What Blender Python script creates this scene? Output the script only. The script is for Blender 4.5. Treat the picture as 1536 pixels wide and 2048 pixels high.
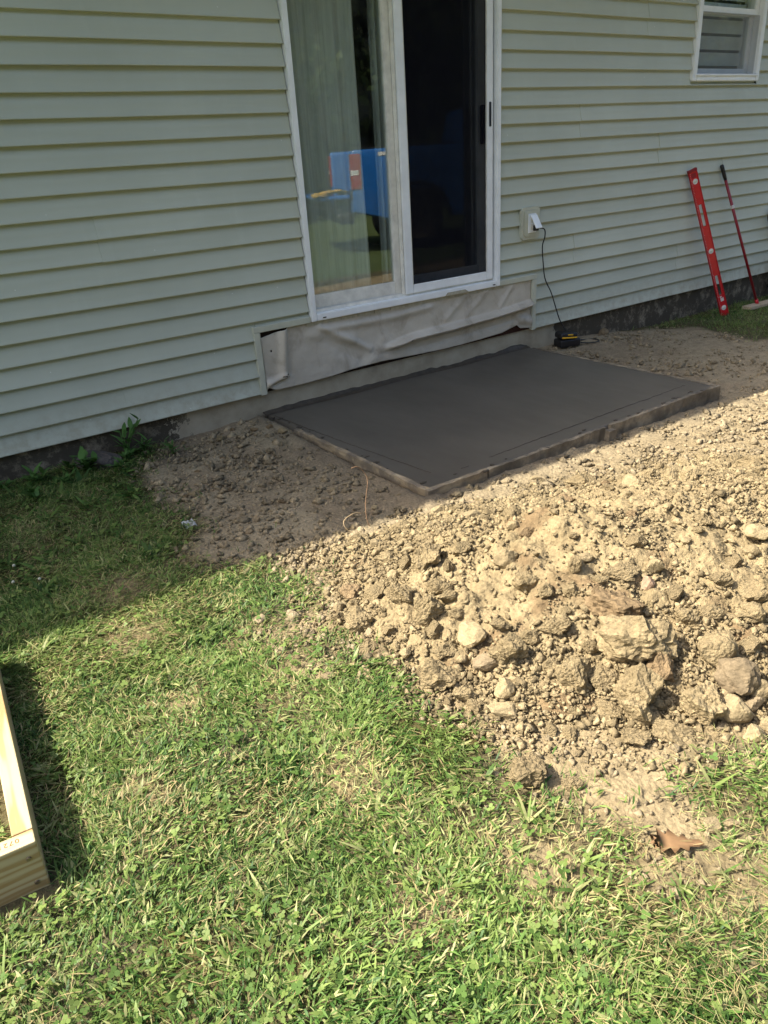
import bpy, bmesh, math, random
import numpy as np
from mathutils import Vector, Matrix, Euler
random.seed(7); RNG = np.random.default_rng(11)
for o in list(bpy.data.objects): bpy.data.objects.remove(o)
scene = bpy.context.scene
COL = scene.collection

# ------------------------------------------------------------------ camera
cam_data = bpy.data.cameras.new('camera'); cam = bpy.data.objects.new('camera', cam_data); COL.objects.link(cam)
cam_data.sensor_fit = 'HORIZONTAL'; cam_data.sensor_width = 36.0
cam_data.lens = 36.0 * 1512.87 / 1536.0
cam_data.clip_start = 0.02; cam_data.clip_end = 2000
RT = Vector((0.80653904, -0.58818421, -0.05944837)); DN = Vector((-0.29495515, -0.31321443, -0.90271711)); FW = Vector((0.51234386, 0.7456112, -0.42610763))
mw = Matrix.Identity(4)
for i, v in enumerate((RT, -DN, -FW)):
    for j in range(3): mw[j][i] = v[j]
mw.translation = Vector((-2.2191, -3.8623, 1.1949))
cam.matrix_world = mw
scene.camera = cam

# ------------------------------------------------------------------ sky, sun, exposure
TO_SUN = Vector((-0.75, 0.35, 1.0)).normalized()
world = bpy.data.worlds.new('World'); scene.world = world; world.use_nodes = True
wn = world.node_tree.nodes; wl = world.node_tree.links
sky = wn.new('ShaderNodeTexSky'); sky.sky_type = 'NISHITA'; sky.sun_disc = False
sky.sun_elevation = math.asin(TO_SUN.z); sky.sun_rotation = math.atan2(TO_SUN.x, TO_SUN.y)
sky.air_density = 1.0; sky.dust_density = 4.0; sky.ozone_density = 1.0
bg = wn['Background']; bg.inputs['Strength'].default_value = 0.135
wl.new(sky.outputs[0], bg.inputs['Color'])
sun_d = bpy.data.lights.new('sun', 'SUN'); sun_d.energy = 4.7; sun_d.angle = math.radians(0.53); sun_d.color = (1.0, 0.945, 0.845)
sun = bpy.data.objects.new('sun', sun_d); COL.objects.link(sun)
sun.rotation_euler = TO_SUN.to_track_quat('Z', 'Y').to_euler(); sun.location = TO_SUN * 40
scene.view_settings.view_transform = 'Standard'; scene.view_settings.look = 'None'
scene.view_settings.gamma = 1.0; scene.view_settings.use_curve_mapping = False
scene.view_settings.exposure = 1.34
scene.cycles.transparent_max_bounces = 24

# ------------------------------------------------------------------ helpers
def srgb(r, g, b):
    f = lambda c: (c / 12.92 if c <= 0.04045 else ((c + 0.055) / 1.055) ** 2.4)
    return (f(r / 255), f(g / 255), f(b / 255), 1)
def tag(o, label=None, cat=None, group=None, kind=None):
    if label: o['label'] = label
    if cat: o['category'] = cat
    if group: o['group'] = group
    if kind: o['kind'] = kind
    return o
def link(o, parent=None):
    COL.objects.link(o)
    if parent is not None: o.parent = parent
    return o
def empty(name, loc=(0, 0, 0), rot=(0, 0, 0)):
    o = bpy.data.objects.new(name, None); o.location = loc; o.rotation_euler = rot; o.empty_display_size = 0.1
    return link(o)
def obj(name, me, mat=None, parent=None, loc=None, rot=None):
    if isinstance(me, bmesh.types.BMesh):
        m = bpy.data.meshes.new(name); me.normal_update(); me.to_mesh(m); me.free(); me = m
    if mat is not None and not me.materials: me.materials.append(mat)
    o = bpy.data.objects.new(name, me); link(o, parent)
    if loc is not None: o.location = loc
    if rot is not None: o.rotation_euler = rot
    return o
def smooth(o):
    o.data.polygons.foreach_set('use_smooth', [True] * len(o.data.polygons)); return o
def mesh_np(name, V, quads=None, tris=None, cols=None, mat=None, smooth_=False):
    me = bpy.data.meshes.new(name)
    V = np.asarray(V, np.float32); me.vertices.add(len(V)); me.vertices.foreach_set('co', V.ravel())
    li = []; ls = []; n = 0
    if quads is not None and len(quads):
        q = np.asarray(quads, np.int32); li.append(q.ravel()); ls.append(np.arange(len(q)) * 4 + n); n += q.size
    if tris is not None and len(tris):
        t = np.asarray(tris, np.int32); li.append(t.ravel()); ls.append(np.arange(len(t)) * 3 + n); n += t.size
    li = np.concatenate(li); ls = np.concatenate(ls).astype(np.int32)
    me.loops.add(len(li)); me.loops.foreach_set('vertex_index', li.astype(np.int32))
    me.polygons.add(len(ls)); me.polygons.foreach_set('loop_start', ls)
    if smooth_: me.polygons.foreach_set('use_smooth', np.ones(len(ls), bool))
    me.update(calc_edges=True)
    if cols is not None:
        a = me.color_attributes.new('tint', 'FLOAT_COLOR', 'POINT')
        c = np.ones((len(V), 4), np.float32); c[:, :cols.shape[1]] = cols; a.data.foreach_set('color', c.ravel())
    if mat is not None: me.materials.append(mat)
    return me
def bbox(bm, x0, x1, y0, y1, z0, z1):
    vs = [bm.verts.new((x, y, z)) for x in (x0, x1) for y in (y0, y1) for z in (z0, z1)]
    for f in ((0, 1, 3, 2), (4, 6, 7, 5), (0, 4, 5, 1), (2, 3, 7, 6), (0, 2, 6, 4), (1, 5, 7, 3)): bm.faces.new([vs[i] for i in f])
    return vs
def box(x0, x1, y0, y1, z0, z1, bev=0.0, seg=2):
    bm = bmesh.new(); bbox(bm, x0, x1, y0, y1, z0, z1)
    if bev: bmesh.ops.bevel(bm, geom=bm.edges[:], offset=bev, segments=seg, affect='EDGES', profile=0.5)
    return bm
def sheet(x0, x1, y, z0, z1):
    bm = bmesh.new(); bm.faces.new([bm.verts.new(p) for p in ((x0, y, z0), (x1, y, z0), (x1, y, z1), (x0, y, z1))]); return bm
def tube(bm, pts, rad, n=8, cap=True):
    pts = [Vector(p) for p in pts]; rings = []
    rad = rad if hasattr(rad, '__len__') else [rad] * len(pts)
    up = Vector((0.31, 0.17, 0.93))
    for i, p in enumerate(pts):
        t = (pts[min(i + 1, len(pts) - 1)] - pts[max(i - 1, 0)]).normalized()
        a = t.cross(up); a = a.normalized() if a.length > 1e-4 else t.orthogonal().normalized(); b = t.cross(a)
        rings.append([bm.verts.new(p + (a * math.cos(k * 2 * math.pi / n) + b * math.sin(k * 2 * math.pi / n)) * rad[i]) for k in range(n)])
    for i in range(len(rings) - 1):
        for k in range(n):
            f = bm.faces.new((rings[i][k], rings[i][(k + 1) % n], rings[i + 1][(k + 1) % n], rings[i + 1][k])); f.smooth = True
    if cap: bm.faces.new(rings[0][::-1]); bm.faces.new(rings[-1])
def spline(P, n=8):
    P = [Vector(p) for p in P]; out = []
    for i in range(len(P) - 1):
        a = P[max(i - 1, 0)]; b = P[i]; c = P[i + 1]; d = P[min(i + 2, len(P) - 1)]
        for k in range(n):
            t = k / n
            out.append(0.5 * ((2 * b) + (c - a) * t + (2 * a - 5 * b + 4 * c - d) * t * t + (3 * b - a - 3 * c + d) * t ** 3))
    out.append(P[-1]); return out
def extrude_poly(bm, pts, axis, a0, a1):
    """pts 2-D outline; axis 'y': (x,z) outline extruded in y"""
    def mk(p, a): return (p[0], a, p[1]) if axis == 'y' else ((a, p[0], p[1]) if axis == 'x' else (p[0], p[1], a))
    A = [bm.verts.new(mk(p, a0)) for p in pts]; B_ = [bm.verts.new(mk(p, a1)) for p in pts]
    n = len(pts); bm.faces.new(A); bm.faces.new(B_[::-1])
    for i in range(n): bm.faces.new((A[(i + 1) % n], A[i], B_[i], B_[(i + 1) % n]))
    bmesh.ops.recalc_face_normals(bm, faces=bm.faces[:])

# numpy noise
def _h(ix, iy, s=0):
    v = (ix.astype(np.int64) * 374761393 + iy.astype(np.int64) * 668265263 + s * 982451653) & 0xffffffff
    v = ((v ^ (v >> 13)) * 1274126177) & 0xffffffff
    v = v ^ (v >> 16); return (v & 0xffffff) / float(0xffffff)
def vnoise(x, y, s=0):
    ix = np.floor(x); iy = np.floor(y); fx = x - ix; fy = y - iy
    fx = fx * fx * (3 - 2 * fx); fy = fy * fy * (3 - 2 * fy)
    a = _h(ix, iy, s); b = _h(ix + 1, iy, s); c = _h(ix, iy + 1, s); d = _h(ix + 1, iy + 1, s)
    return (a * (1 - fx) + b * fx) * (1 - fy) + (c * (1 - fx) + d * fx) * fy
def fbm(x, y, o=4, s=0):
    r = 0; a = 0.5
    for k in range(o): r = r + a * (vnoise(x, y, s + k) - 0.5) * 2; x = x * 2.03 + 7.1; y = y * 2.03 + 3.7; a *= 0.5
    return r
def worley(x, y, s=0):
    ix = np.floor(x); iy = np.floor(y); d = np.full(x.shape, 9.0); idv = np.zeros(x.shape)
    for dx in (-1, 0, 1):
        for dy in (-1, 0, 1):
            cx = ix + dx; cy = iy + dy
            fx = cx + _h(cx, cy, s + 11); fy = cy + _h(cx, cy, s + 23)
            dd = np.hypot(x - fx, y - fy); m = dd < d; d = np.where(m, dd, d); idv = np.where(m, _h(cx, cy, s + 37), idv)
    return d, idv
def sstep(a, b, x):
    t = np.clip((x - a) / (b - a), 0, 1); return t * t * (3 - 2 * t)
def poly_sd(px, py, P):
    px = np.asarray(px, float); py = np.asarray(py, float)
    d = np.full(px.shape, 1e9); ins = np.zeros(px.shape, bool); n = len(P)
    for i in range(n):
        ax, ay = P[i]; bx, by = P[(i + 1) % n]; ex, ey = bx - ax, by - ay
        t = np.clip(((px - ax) * ex + (py - ay) * ey) / (ex * ex + ey * ey), 0, 1)
        d = np.minimum(d, np.hypot(px - ax - t * ex, py - ay - t * ey))
        ins ^= ((ay > py) != (by > py)) & (px < ex * (py - ay) / (ey + 1e-12) + ax)
    return np.where(ins, d, -d)

# ground relief
def base_h(x, y):
    x = np.asarray(x, float); y = np.asarray(y, float)
    h = np.interp(x, [-30, -1.3, -.6, .3, 1.4, 2.5, 5, 40], [-.13, -.13, -.155, -.18, -.205, -.225, -.225, -.2])
    near = sstep(-2.2, -3.6, y); h = h * (1 - near) - .15 * near
    h = h + .035 * np.exp(-((x + .5) ** 2 / .06 + (y + .12) ** 2 / .05))
    h = h + .075 * np.exp(-((x - 2.25) ** 2 / .35 + y ** 2 / .09))
    return h
PILE = np.array([(-1.02, -1.68), (-1.2, -2.1), (-1.2, -2.5), (-1.1, -2.75), (-.87, -3.02), (-.6, -3.2), (.2, -3.5), (1.0, -3.3), (1.3, -2.6), (.9, -2.05), (.2, -1.85), (-.5, -1.66)])
DIRT = np.array([(-1.0, .1), (-1.0, -.12), (-1.26, -.46), (-1.22, -.88), (-1.28, -1.16), (-1.41, -1.33), (-1.34, -1.46), (-1.18, -1.58), (-1.13, -1.83), (-1.26, -1.97), (-1.42, -2.06), (-1.34, -2.15), (-1.23, -2.16), (-1.19, -2.34), (-1.24, -2.57), (-1.2, -2.69), (-1.22, -2.82), (-1.27, -2.91), (-1.19, -3.0), (-1.18, -3.12), (-1.17, -3.22), (-1.22, -3.27), (-1.1, -3.3), (-1.0, -3.27), (-.93, -3.15), (-.83, -3.11), (-.67, -3.21), (-.2, -3.62), (6, -4.2), (6, -1.5), (3.6, -1.15), (3.3, -.85), (3.45, -.32), (3.1, -.08), (2.6, .1)])
THIN = [(-1.74, -1.73, .13), (-1.75, -2.16, .09), (-1.56, -2.67, .10), (-1.69, -1.42, .14), (-1.33, -1.36, .12), (-1.10, -3.41, .16), (-1.38, -3.12, .12), (-1.42, -2.22, .10), (-1.95, -2.4, .06), (-1.62, -3.05, .08), (-1.45, -2.0, .08)]
def pile_h(x, y):
    d = poly_sd(x, y, PILE) + .05 * fbm(np.asarray(x, float) * 5, np.asarray(y, float) * 5, 2, 5)
    return .24 * sstep(-.04, .8, d) + .03 * sstep(-.02, .12, d)
def dirt_sd(x, y): return poly_sd(x, y, DIRT) + .07 * fbm(x * 7, y * 7, 3, 41)
def ground_z(x, y): return base_h(x, y) + .012 * fbm(x * 2.2, y * 2.2, 3, 3)
def surf_z(x, y):
    x = np.asarray(x, float); y = np.asarray(y, float); return ground_z(x, y) + pile_h(x, y) * 1.0

# ------------------------------------------------------------------ materials
class NT:
    def __init__(s, name):
        s.m = bpy.data.materials.new(name); s.m.use_nodes = True; s.t = s.m.node_tree; s.n = s.t.nodes
        s.b = s.n['Principled BSDF']; s.out = s.n['Material Output']; s.tc = None
    def link(s, a, b): s.t.links.new(a, b)
    def coord(s, which='Object'):
        if s.tc is None: s.tc = s.n.new('ShaderNodeTexCoord')
        return s.tc.outputs[which]
    def mapping(s, scale=(1, 1, 1), rot=(0, 0, 0), which='Object'):
        m = s.n.new('ShaderNodeMapping'); m.inputs['Scale'].default_value = scale; m.inputs['Rotation'].default_value = rot
        s.link(s.coord(which), m.inputs[0]); return m.outputs[0]
    def noise(s, scale, detail=6, rough=.6, vec=None, dist=0):
        n = s.n.new('ShaderNodeTexNoise'); n.inputs['Scale'].default_value = scale; n.inputs['Detail'].default_value = detail; n.inputs['Roughness'].default_value = rough; n.inputs['Distortion'].default_value = dist
        s.link(vec if vec is not None else s.coord(), n.inputs['Vector']); return n.outputs['Fac']
    def vor(s, scale, feat='F1', vec=None, out='Distance'):
        n = s.n.new('ShaderNodeTexVoronoi'); n.feature = feat; n.inputs['Scale'].default_value = scale
        s.link(vec if vec is not None else s.coord(), n.inputs['Vector']); return n.outputs[out]
    def ramp(s, fac, stops, interp='LINEAR'):
        r = s.n.new('ShaderNodeValToRGB'); r.color_ramp.interpolation = interp; e = r.color_ramp.elements
        while len(e) < len(stops): e.new(0.5)
        for i, (p, c) in enumerate(stops):
            e[i].position = p; e[i].color = c if hasattr(c, '__len__') else (c, c, c, 1)
        s.link(fac, r.inputs[0]); return r.outputs[0]
    def mix(s, fac, a, b, mode='MIX'):
        m = s.n.new('ShaderNodeMix'); m.data_type = 'RGBA'; m.blend_type = mode
        for sock, v in ((m.inputs[0], fac), (m.inputs[6], a), (m.inputs[7], b)):
            if hasattr(v, 'node'): s.link(v, sock)
            else: sock.default_value = v
        return m.outputs[2]
    def math(s, op, a, b=0.0, clamp=False):
        m = s.n.new('ShaderNodeMath'); m.operation = op; m.use_clamp = clamp
        for sock, v in ((m.inputs[0], a), (m.inputs[1], b)):
            if hasattr(v, 'node'): s.link(v, sock)
            else: sock.default_value = v
        return m.outputs[0]
    def bump(s, h, strength=.5, dist=.01):
        b = s.n.new('ShaderNodeBump'); b.inputs['Strength'].default_value = strength; b.inputs['Distance'].default_value = dist
        s.link(h, b.inputs['Height']); s.link(b.outputs[0], s.b.inputs['Normal']); return b
    def attr(s, name='tint'):
        a = s.n.new('ShaderNodeAttribute'); a.attribute_name = name; return a.outputs['Color']
    def base(s, v):
        if hasattr(v, 'node'): s.link(v, s.b.inputs['Base Color'])
        else: s.b.inputs['Base Color'].default_value = v
    def rough(s, v, spec=None):
        if hasattr(v, 'node'): s.link(v, s.b.inputs['Roughness'])
        else: s.b.inputs['Roughness'].default_value = v
        if spec is not None: s.b.inputs['Specular IOR Level'].default_value = spec
def simple(name, col, rough=.5, spec=.5, metal=0, nscale=40, var=.12, bump=.1, bdist=.001):
    t = NT(name); n = t.noise(nscale, 5)
    a = tuple(c * (1 - var) for c in col[:3]) + (1,); b = tuple(min(1, c * (1 + var)) for c in col[:3]) + (1,)
    t.base(t.ramp(n, [(.3, a), (.7, b)])); t.rough(rough, spec); t.b.inputs['Metallic'].default_value = metal
    if bump: t.bump(t.noise(nscale * 4, 3), bump, bdist)
    return t.m
M = {}
# vinyl siding: sage grey, faint embossed grain along the boards, dust specks, slight grime runs
t = NT('vinyl_siding')
streak = t.noise(3.0, 5, .6, t.mapping((.5, 1, 6)))
blot = t.noise(1.3, 4, .55)
col = t.ramp(blot, [(.3, (.442, .460, .368, 1)), (.7, (.51, .53, .43, 1))])
col = t.mix(t.ramp(streak, [(.45, 0), (.75, .25)]), col, (.43, .435, .32, 1))
run = t.noise(5, 4, .6, t.mapping((3.0, 1, .35)))
col = t.mix(t.ramp(run, [(.55, 0), (.8, .16)]), col, (.60, .63, .54, 1))
d = t.vor(9, 'F1', t.mapping((1, 1, 1)))
col = t.mix(t.ramp(d, [(.018, .75), (.034, 0)]), col, (.75, .76, .72, 1))
oi = t.n.new('ShaderNodeObjectInfo'); col = t.mix(1.0, col, t.ramp(oi.outputs['Random'], [(0, (.955, .955, .95, 1)), (1, (1.03, 1.025, 1.02, 1))]), 'MULTIPLY')
sx_ = t.n.new('ShaderNodeSeparateXYZ'); t.link(t.coord(), sx_.inputs[0])
splash = t.math('MULTIPLY', t.ramp(sx_.outputs[2], [(.0, .8), (.22, 0)]), t.ramp(t.noise(16, 7, .7), [(.42, 0), (.7, 1)]))
col = t.mix(splash, col, (.33, .29, .20, 1))
t.base(col); t.rough(t.ramp(t.noise(14, 4), [(.3, .42), (.7, .58)]), .35)
t.bump(t.noise(60, 4, .6, t.mapping((.12, 1, 3))), .12, .002)
M['siding'] = t.m
t = NT('foundation_concrete')
n1 = t.noise(5, 8, .65); n2 = t.noise(26, 6, .6)
col = t.ramp(n1, [(.3, (.27, .225, .155, 1)), (.52, (.40, .345, .245, 1)), (.75, (.48, .42, .31, 1))])
blk = t.noise(6.5, 9, .78, t.mapping((1, 1, 1.0)))
xs = t.n.new('ShaderNodeSeparateXYZ'); t.link(t.coord(), xs.inputs[0])
# the old damp stains sit left and right of the doorway, bare clean concrete under it
inside = t.math('MULTIPLY', t.math('GREATER_THAN', t.math('ADD', xs.outputs[0], t.math('MULTIPLY', blk, .9)), -.42), t.math('LESS_THAN', t.math('ADD', xs.outputs[0], t.math('MULTIPLY', n1, -.3)), 1.95))
stain = t.math('MULTIPLY', t.ramp(blk, [(.33, .25), (.5, .95)]), t.math('SUBTRACT', 1.0, t.math('MULTIPLY', inside, .9)))
col = t.mix(stain, col, (.055, .045, .032, 1))
t.base(col); t.rough(.9, .2); t.bump(n2, .5, .006); M['foundation'] = t.m
M['white'] = simple('white_vinyl', (.84, .85, .83), .38, .4, 0, 9, .07, .05)
M['white_dirty'] = simple('weathered_white_vinyl', (.74, .71, .63), .5, .35, 0, 14, .16, .1)
M['fin'] = simple('yellowed_fin', (.42, .38, .28), .6, .3, 0, 30, .2, .2)
M['trim'] = simple('sage_trim', (.50, .50, .39), .45, .35, 0, 12, .08, .06)
M['black'] = simple('black_plastic', (.012, .012, .013), .4, .4, 0, 60, .2, .1)
M['dark_sheath'] = simple('old_sheathing', (.035, .024, .018), .9, .1, 0, 25, .4, .5, .004)
M['roof'] = simple('roof_shingle', (.07, .065, .06), .9, .2, 0, 30, .3, .6, .004)
M['room'] = simple('room_paint', (.30, .28, .24), .8, .2, 0, 4, .05, 0)
M['yellow'] = simple('yellow_plastic', (.75, .42, .03), .4, .4, 0, 50, .1, .05)
# tarp
t = NT('grey_membrane')
n1 = t.noise(4, 6, .6); n2 = t.noise(30, 5, .6)
col = t.ramp(n1, [(.3, (.43, .38, .295, 1)), (.7, (.58, .525, .425, 1))])
col = t.mix(t.ramp(t.noise(7, 6, .65, t.mapping((1, 1, .8)), .4), [(.53, 0), (.72, .55)]), col, (.20, .15, .10, 1))
col = t.mix(t.ramp(n2, [(.62, 0), (.8, .4)]), col, (.62, .60, .54, 1))
t.base(col); t.rough(t.ramp(n1, [(.3, .42), (.7, .58)]), .45); t.bump(n2, .12, .002); M['membrane'] = t.m
# glass and screen
def glass_mat(name, tint, refl):
    t = NT(name); t.n.remove(t.b)
    tr = t.n.new('ShaderNodeBsdfTransparent'); tr.inputs[0].default_value = tint
    gl = t.n.new('ShaderNodeBsdfGlossy'); gl.inputs['Roughness'].default_value = 0.0; gl.inputs[0].default_value = (.95, .97, .96, 1)
    fr = t.n.new('ShaderNodeFresnel'); ge = t.n.new('ShaderNodeNewGeometry')      # thin pane: the same reflectance from both sides
    t.link(t.math('ADD', 1.52, t.math('MULTIPLY', ge.outputs['Backfacing'], 1 / 1.52 - 1.52)), fr.inputs[0])
    f = t.math('MULTIPLY', fr.outputs[0], refl, True)
    mx = t.n.new('ShaderNodeMixShader'); t.link(f, mx.inputs[0]); t.link(tr.outputs[0], mx.inputs[1]); t.link(gl.outputs[0], mx.inputs[2])
    df = t.n.new('ShaderNodeBsdfDiffuse'); df.inputs[0].default_value = (.5, .52, .48, 1)
    dust = t.ramp(t.noise(6, 6, .65), [(.45, 0.004), (.85, .05)])
    mx2 = t.n.new('ShaderNodeMixShader'); t.link(dust, mx2.inputs[0]); t.link(mx.outputs[0], mx2.inputs[1]); t.link(df.outputs[0], mx2.inputs[2])
    t.link(mx2.outputs[0], t.out.inputs[0]); return t.m
M['glass'] = glass_mat('double_glazing', (.93, .955, .94, 1), 1.7)
def screen_mat(name, opac, col):
    t = NT(name); t.n.remove(t.b)
    tr = t.n.new('ShaderNodeBsdfTransparent'); df = t.n.new('ShaderNodeBsdfDiffuse'); df.inputs[0].default_value = col
    mx = t.n.new('ShaderNodeMixShader'); t.link(t.ramp(t.noise(5, 4), [(.3, opac - .04), (.7, opac + .04)]), mx.inputs[0])
    t.link(tr.outputs[0], mx.inputs[1]); t.link(df.outputs[0], mx.inputs[2]); t.link(mx.outputs[0], t.out.inputs[0]); return t.m
M['screen'] = screen_mat('insect_screen', .78, (.010, .010, .013, 1))
M['screen_grey'] = screen_mat('grey_insect_screen', .38, (.22, .23, .24, 1))
t = NT('curtain_cloth'); t.base(t.ramp(t.noise(30, 4, .5, t.mapping((3, 1, .1))), [(.3, (.46, .48, .44, 1)), (.7, (.58, .60, .55, 1))])); t.rough(.85, .1)
M['curtain'] = t.m
# wet concrete
t = NT('wet_concrete')
n1 = t.noise(1.6, 5, .5); n2 = t.noise(9, 7, .6, t.mapping((1, .35, 1)))
col = t.ramp(n1, [(.3, (.076, .066, .050, 1)), (.7, (.122, .107, .082, 1))])
col = t.mix(t.ramp(n2, [(.4, .35), (.7, 0)]), col, (.074, .066, .052, 1))
t.base(col); t.rough(t.ramp(n2, [(.3, .40), (.7, .55)]), .4); t.bump(n2, .06, .003); M['wetcrete'] = t.m
t = NT('wet_slurry'); n2 = t.noise(30, 6, .6); t.base(t.ramp(n2, [(.3, (.036, .028, .019, 1)), (.7, (.072, .057, .038, 1))])); t.rough(.55, .4); t.bump(n2, .6, .006); M['slurry'] = t.m
# weathered form board with mortar smears
t = NT('form_board'); n = t.noise(6, 6, .6, t.mapping((1, 1, 8))); mud = t.noise(11, 6, .65)
col = t.ramp(n, [(.3, (.20, .15, .09, 1)), (.7, (.42, .34, .22, 1))]); col = t.mix(t.ramp(mud, [(.42, 0), (.6, .85)]), col, (.13, .11, .085, 1))
t.base(col); t.rough(.85, .2); t.bump(mud, .6, .005); M['formboard'] = t.m
t = NT('muddy_board'); col = t.ramp(mud if False else t.noise(9, 6, .65), [(.32, (.085, .070, .05, 1)), (.52, (.18, .15, .105, 1)), (.66, (.34, .28, .19, 1))]); t.base(col); t.rough(.8, .3); t.bump(t.noise(25, 5), .7, .006); M['mudboard'] = t.m
# new treated pine lumber
def lumber(name, ax):
    t = NT(name)
    sc = {'y': (1, .10, 1), 'x': (.10, 1, 1)}[ax]
    v = t.mapping(sc)
    w = t.n.new('ShaderNodeTexWave'); w.wave_type = 'RINGS'; w.rings_direction = 'Y' if ax == 'y' else 'X'; w.inputs['Scale'].default_value = 15; w.inputs['Distortion'].default_value = 7.0; w.inputs['Detail'].default_value = 2; w.inputs['Detail Scale'].default_value = 2.2
    t.link(v, w.inputs[0])
    col = t.ramp(w.outputs['Fac'], [(.15, (.50, .40, .235, 1)), (.6, (.45, .345, .185, 1)), (.9, (.36, .235, .10, 1))])
    col = t.mix(t.ramp(t.noise(5, 5), [(.4, 0), (.75, .35)]), col, (.36, .34, .18, 1))
    t.base(col); t.rough(.62, .3); t.bump(t.noise(40, 4, .6, v), .15, .002); return t.m
M['lumber_y'] = lumber('pine_lumber', 'y'); M['lumber_x'] = lumber('pine_lumber_end', 'x')
M['red'] = simple('red_paint', (.50, .012, .02), .35, .45, 0, 30, .1, .05)
M['darkred'] = simple('dark_red_paint', (.23, .010, .018), .35, .45, 0, 30, .15, .05)
M['sticker'] = simple('sticker_white', (.6, .58, .55), .5, .3, 0, 60, .25, 0)
M['vial'] = simple('vial_pale', (.55, .62, .48), .15, .6, 0, 30, .1, 0)
M['steel'] = simple('steel_screw', (.25, .2, .15), .45, .5, .8, 60, .2, .1)
M['ink'] = simple('stamp_ink', (.20, .11, .03), .7, .2, 0, 80, .2, 0)
# soil materials; colour from the 'tint' attribute (soil kind) times fine mottling
def soil(name, use_attr, c0=None, bs=.9, k=1.0, bd=.008):
    t = NT(name)
    n1 = t.noise(14 * k, 8, .7); n2 = t.noise(95 * k, 6, .65); n3 = t.noise(3.2 * k, 4, .6)
    b = t.attr() if use_attr else t.ramp(n3, [(.3, tuple(c * .82 for c in c0[:3]) + (1,)), (.7, c0)])
    col = t.mix(1.0, b, t.ramp(n1, [(.28, .62), (.5, .95), (.72, 1.18)]), 'MULTIPLY')
    col = t.mix(1.0, col, t.ramp(n2, [(.3, .72), (.65, 1.12)]), 'MULTIPLY')
    if not use_attr:
        oi = t.n.new('ShaderNodeObjectInfo'); col = t.mix(1.0, col, t.ramp(oi.outputs['Random'], [(0, (.80, .78, .76, 1)), (1, (1.12, 1.10, 1.08, 1))]), 'MULTIPLY')
    t.base(col); t.rough(.95, .12)
    h = t.math('ADD', n2, t.math('MULTIPLY', t.vor(60 * k), -.8)); t.bump(h, bs, bd); return t.m
M['ground'] = soil('ground_soil', True)
M['pile'] = soil('pile_soil', True, bs=1.0)
M['clod'] = soil('clod_soil', False, (.325, .255, .142, 1), 1.0, .09, .007)
M['clod_brown'] = soil('brown_clod', False, (.25, .18, .10, 1), .9, .09, .006)
M['stone'] = soil('pale_stone', False, (.33, .262, .150, 1), .6, .09, .003)
M['stone_grey'] = soil('grey_stone', False, (.275, .215, .132, 1), .5, .09, .003)
M['stone_pink'] = soil('pink_stone', False, (.36, .25, .165, 1), .4, .09, .003)
M['stone_dark'] = soil('dark_stone', False, (.09, .08, .07, 1), .6, .09, .004)
# leaves and grass
def leaf_mat(name, trans=.36, rough=.5, attr=True, col=None):
    t = NT(name); c = t.attr() if attr else t.ramp(t.noise(20, 4), [(.3, tuple(k * .7 for k in col[:3]) + (1,)), (.7, col)])
    t.base(c); t.rough(rough, .22)
    tl = t.n.new('ShaderNodeBsdfTranslucent'); t.link(c, tl.inputs[0])
    mx = t.n.new('ShaderNodeMixShader'); mx.inputs[0].default_value = trans
    t.link(t.b.outputs[0], mx.inputs[1]); t.link(tl.outputs[0], mx.inputs[2]); t.link(mx.outputs[0], t.out.inputs[0]); return t.m
M['grass'] = leaf_mat('grass_blade'); M['weed'] = leaf_mat('weed_leaf', .3, .5, False, (.10, .21, .05, 1))
M['tree_leaf'] = leaf_mat('tree_leaf', .4, .5, False, (.05, .078, .02, 1)); M['tree_leaf2'] = leaf_mat('tree_leaf_pale', .4, .5, False, (.065, .095, .025, 1))
M['bark'] = simple('bark', (.09, .07, .05), .95, .1, 0, 12, .35, .8, .02)
M['dry_stem'] = simple('dry_stem', (.22, .135, .075), .8, .2, 0, 60, .2, .1)
M['oak_leaf'] = leaf_mat('dead_oak_leaf', .25, .6, False, (.31, .185, .09, 1))
M['blue'] = simple('blue_car_paint', (.012, .11, .36), .18, .6, 0, 2, .03, 0)
M['tail_red'] = simple('tail_light_red', (.26, .006, .01), .12, .6, 0, 5, .05, 0)
M['chrome'] = simple('chrome', (.6, .6, .62), .15, .5, 1, 5, .05, 0)
M['car_glass'] = simple('car_glass', (.01, .012, .014), .05, .6, 0, 5, .1, 0)
M['tyre'] = simple('tyre_rubber', (.015, .015, .015), .85, .2, 0, 30, .2, .3)
M['glove'] = simple('yellow_glove', (.55, .36, .08), .8, .2, 0, 30, .2, .3)

# ================================================================== GROUND
def grid_axis(a, b, step, far_a, far_b, g=1.35):
    mid = np.arange(a, b + 1e-6, step); L = []; s = step; x = a
    while x > far_a: s *= g; x -= s; L.append(x)
    Rr = []; s = step; x = b
    while x < far_b: s *= g; x += s; Rr.append(x)
    return np.concatenate([L[::-1], mid, Rr])
def heightfield(xs, ys):
    X, Y = np.meshgrid(xs, ys); ny, nx = X.shape; i = np.arange(ny * nx).reshape(ny, nx)
    q = np.stack([i[:-1, :-1], i[:-1, 1:], i[1:, 1:], i[1:, :-1]], -1).reshape(-1, 4)
    return X, Y, q
xs = grid_axis(-3.2, 5.4, .0165, -300, 300); ys = grid_axis(-4.2, .03, .0165, -300, 300)
X, Y, q = heightfield(xs, ys)
sd = np.where((np.abs(X) < 12) & (np.abs(Y) < 8), dirt_sd(X, Y), -1.0)
dirt = sstep(-.05, .04, sd)
fine = ((X > -3.3) & (X < 5.5) & (Y > -4.3)).astype(float)
Z = ground_z(X, Y)
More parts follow.
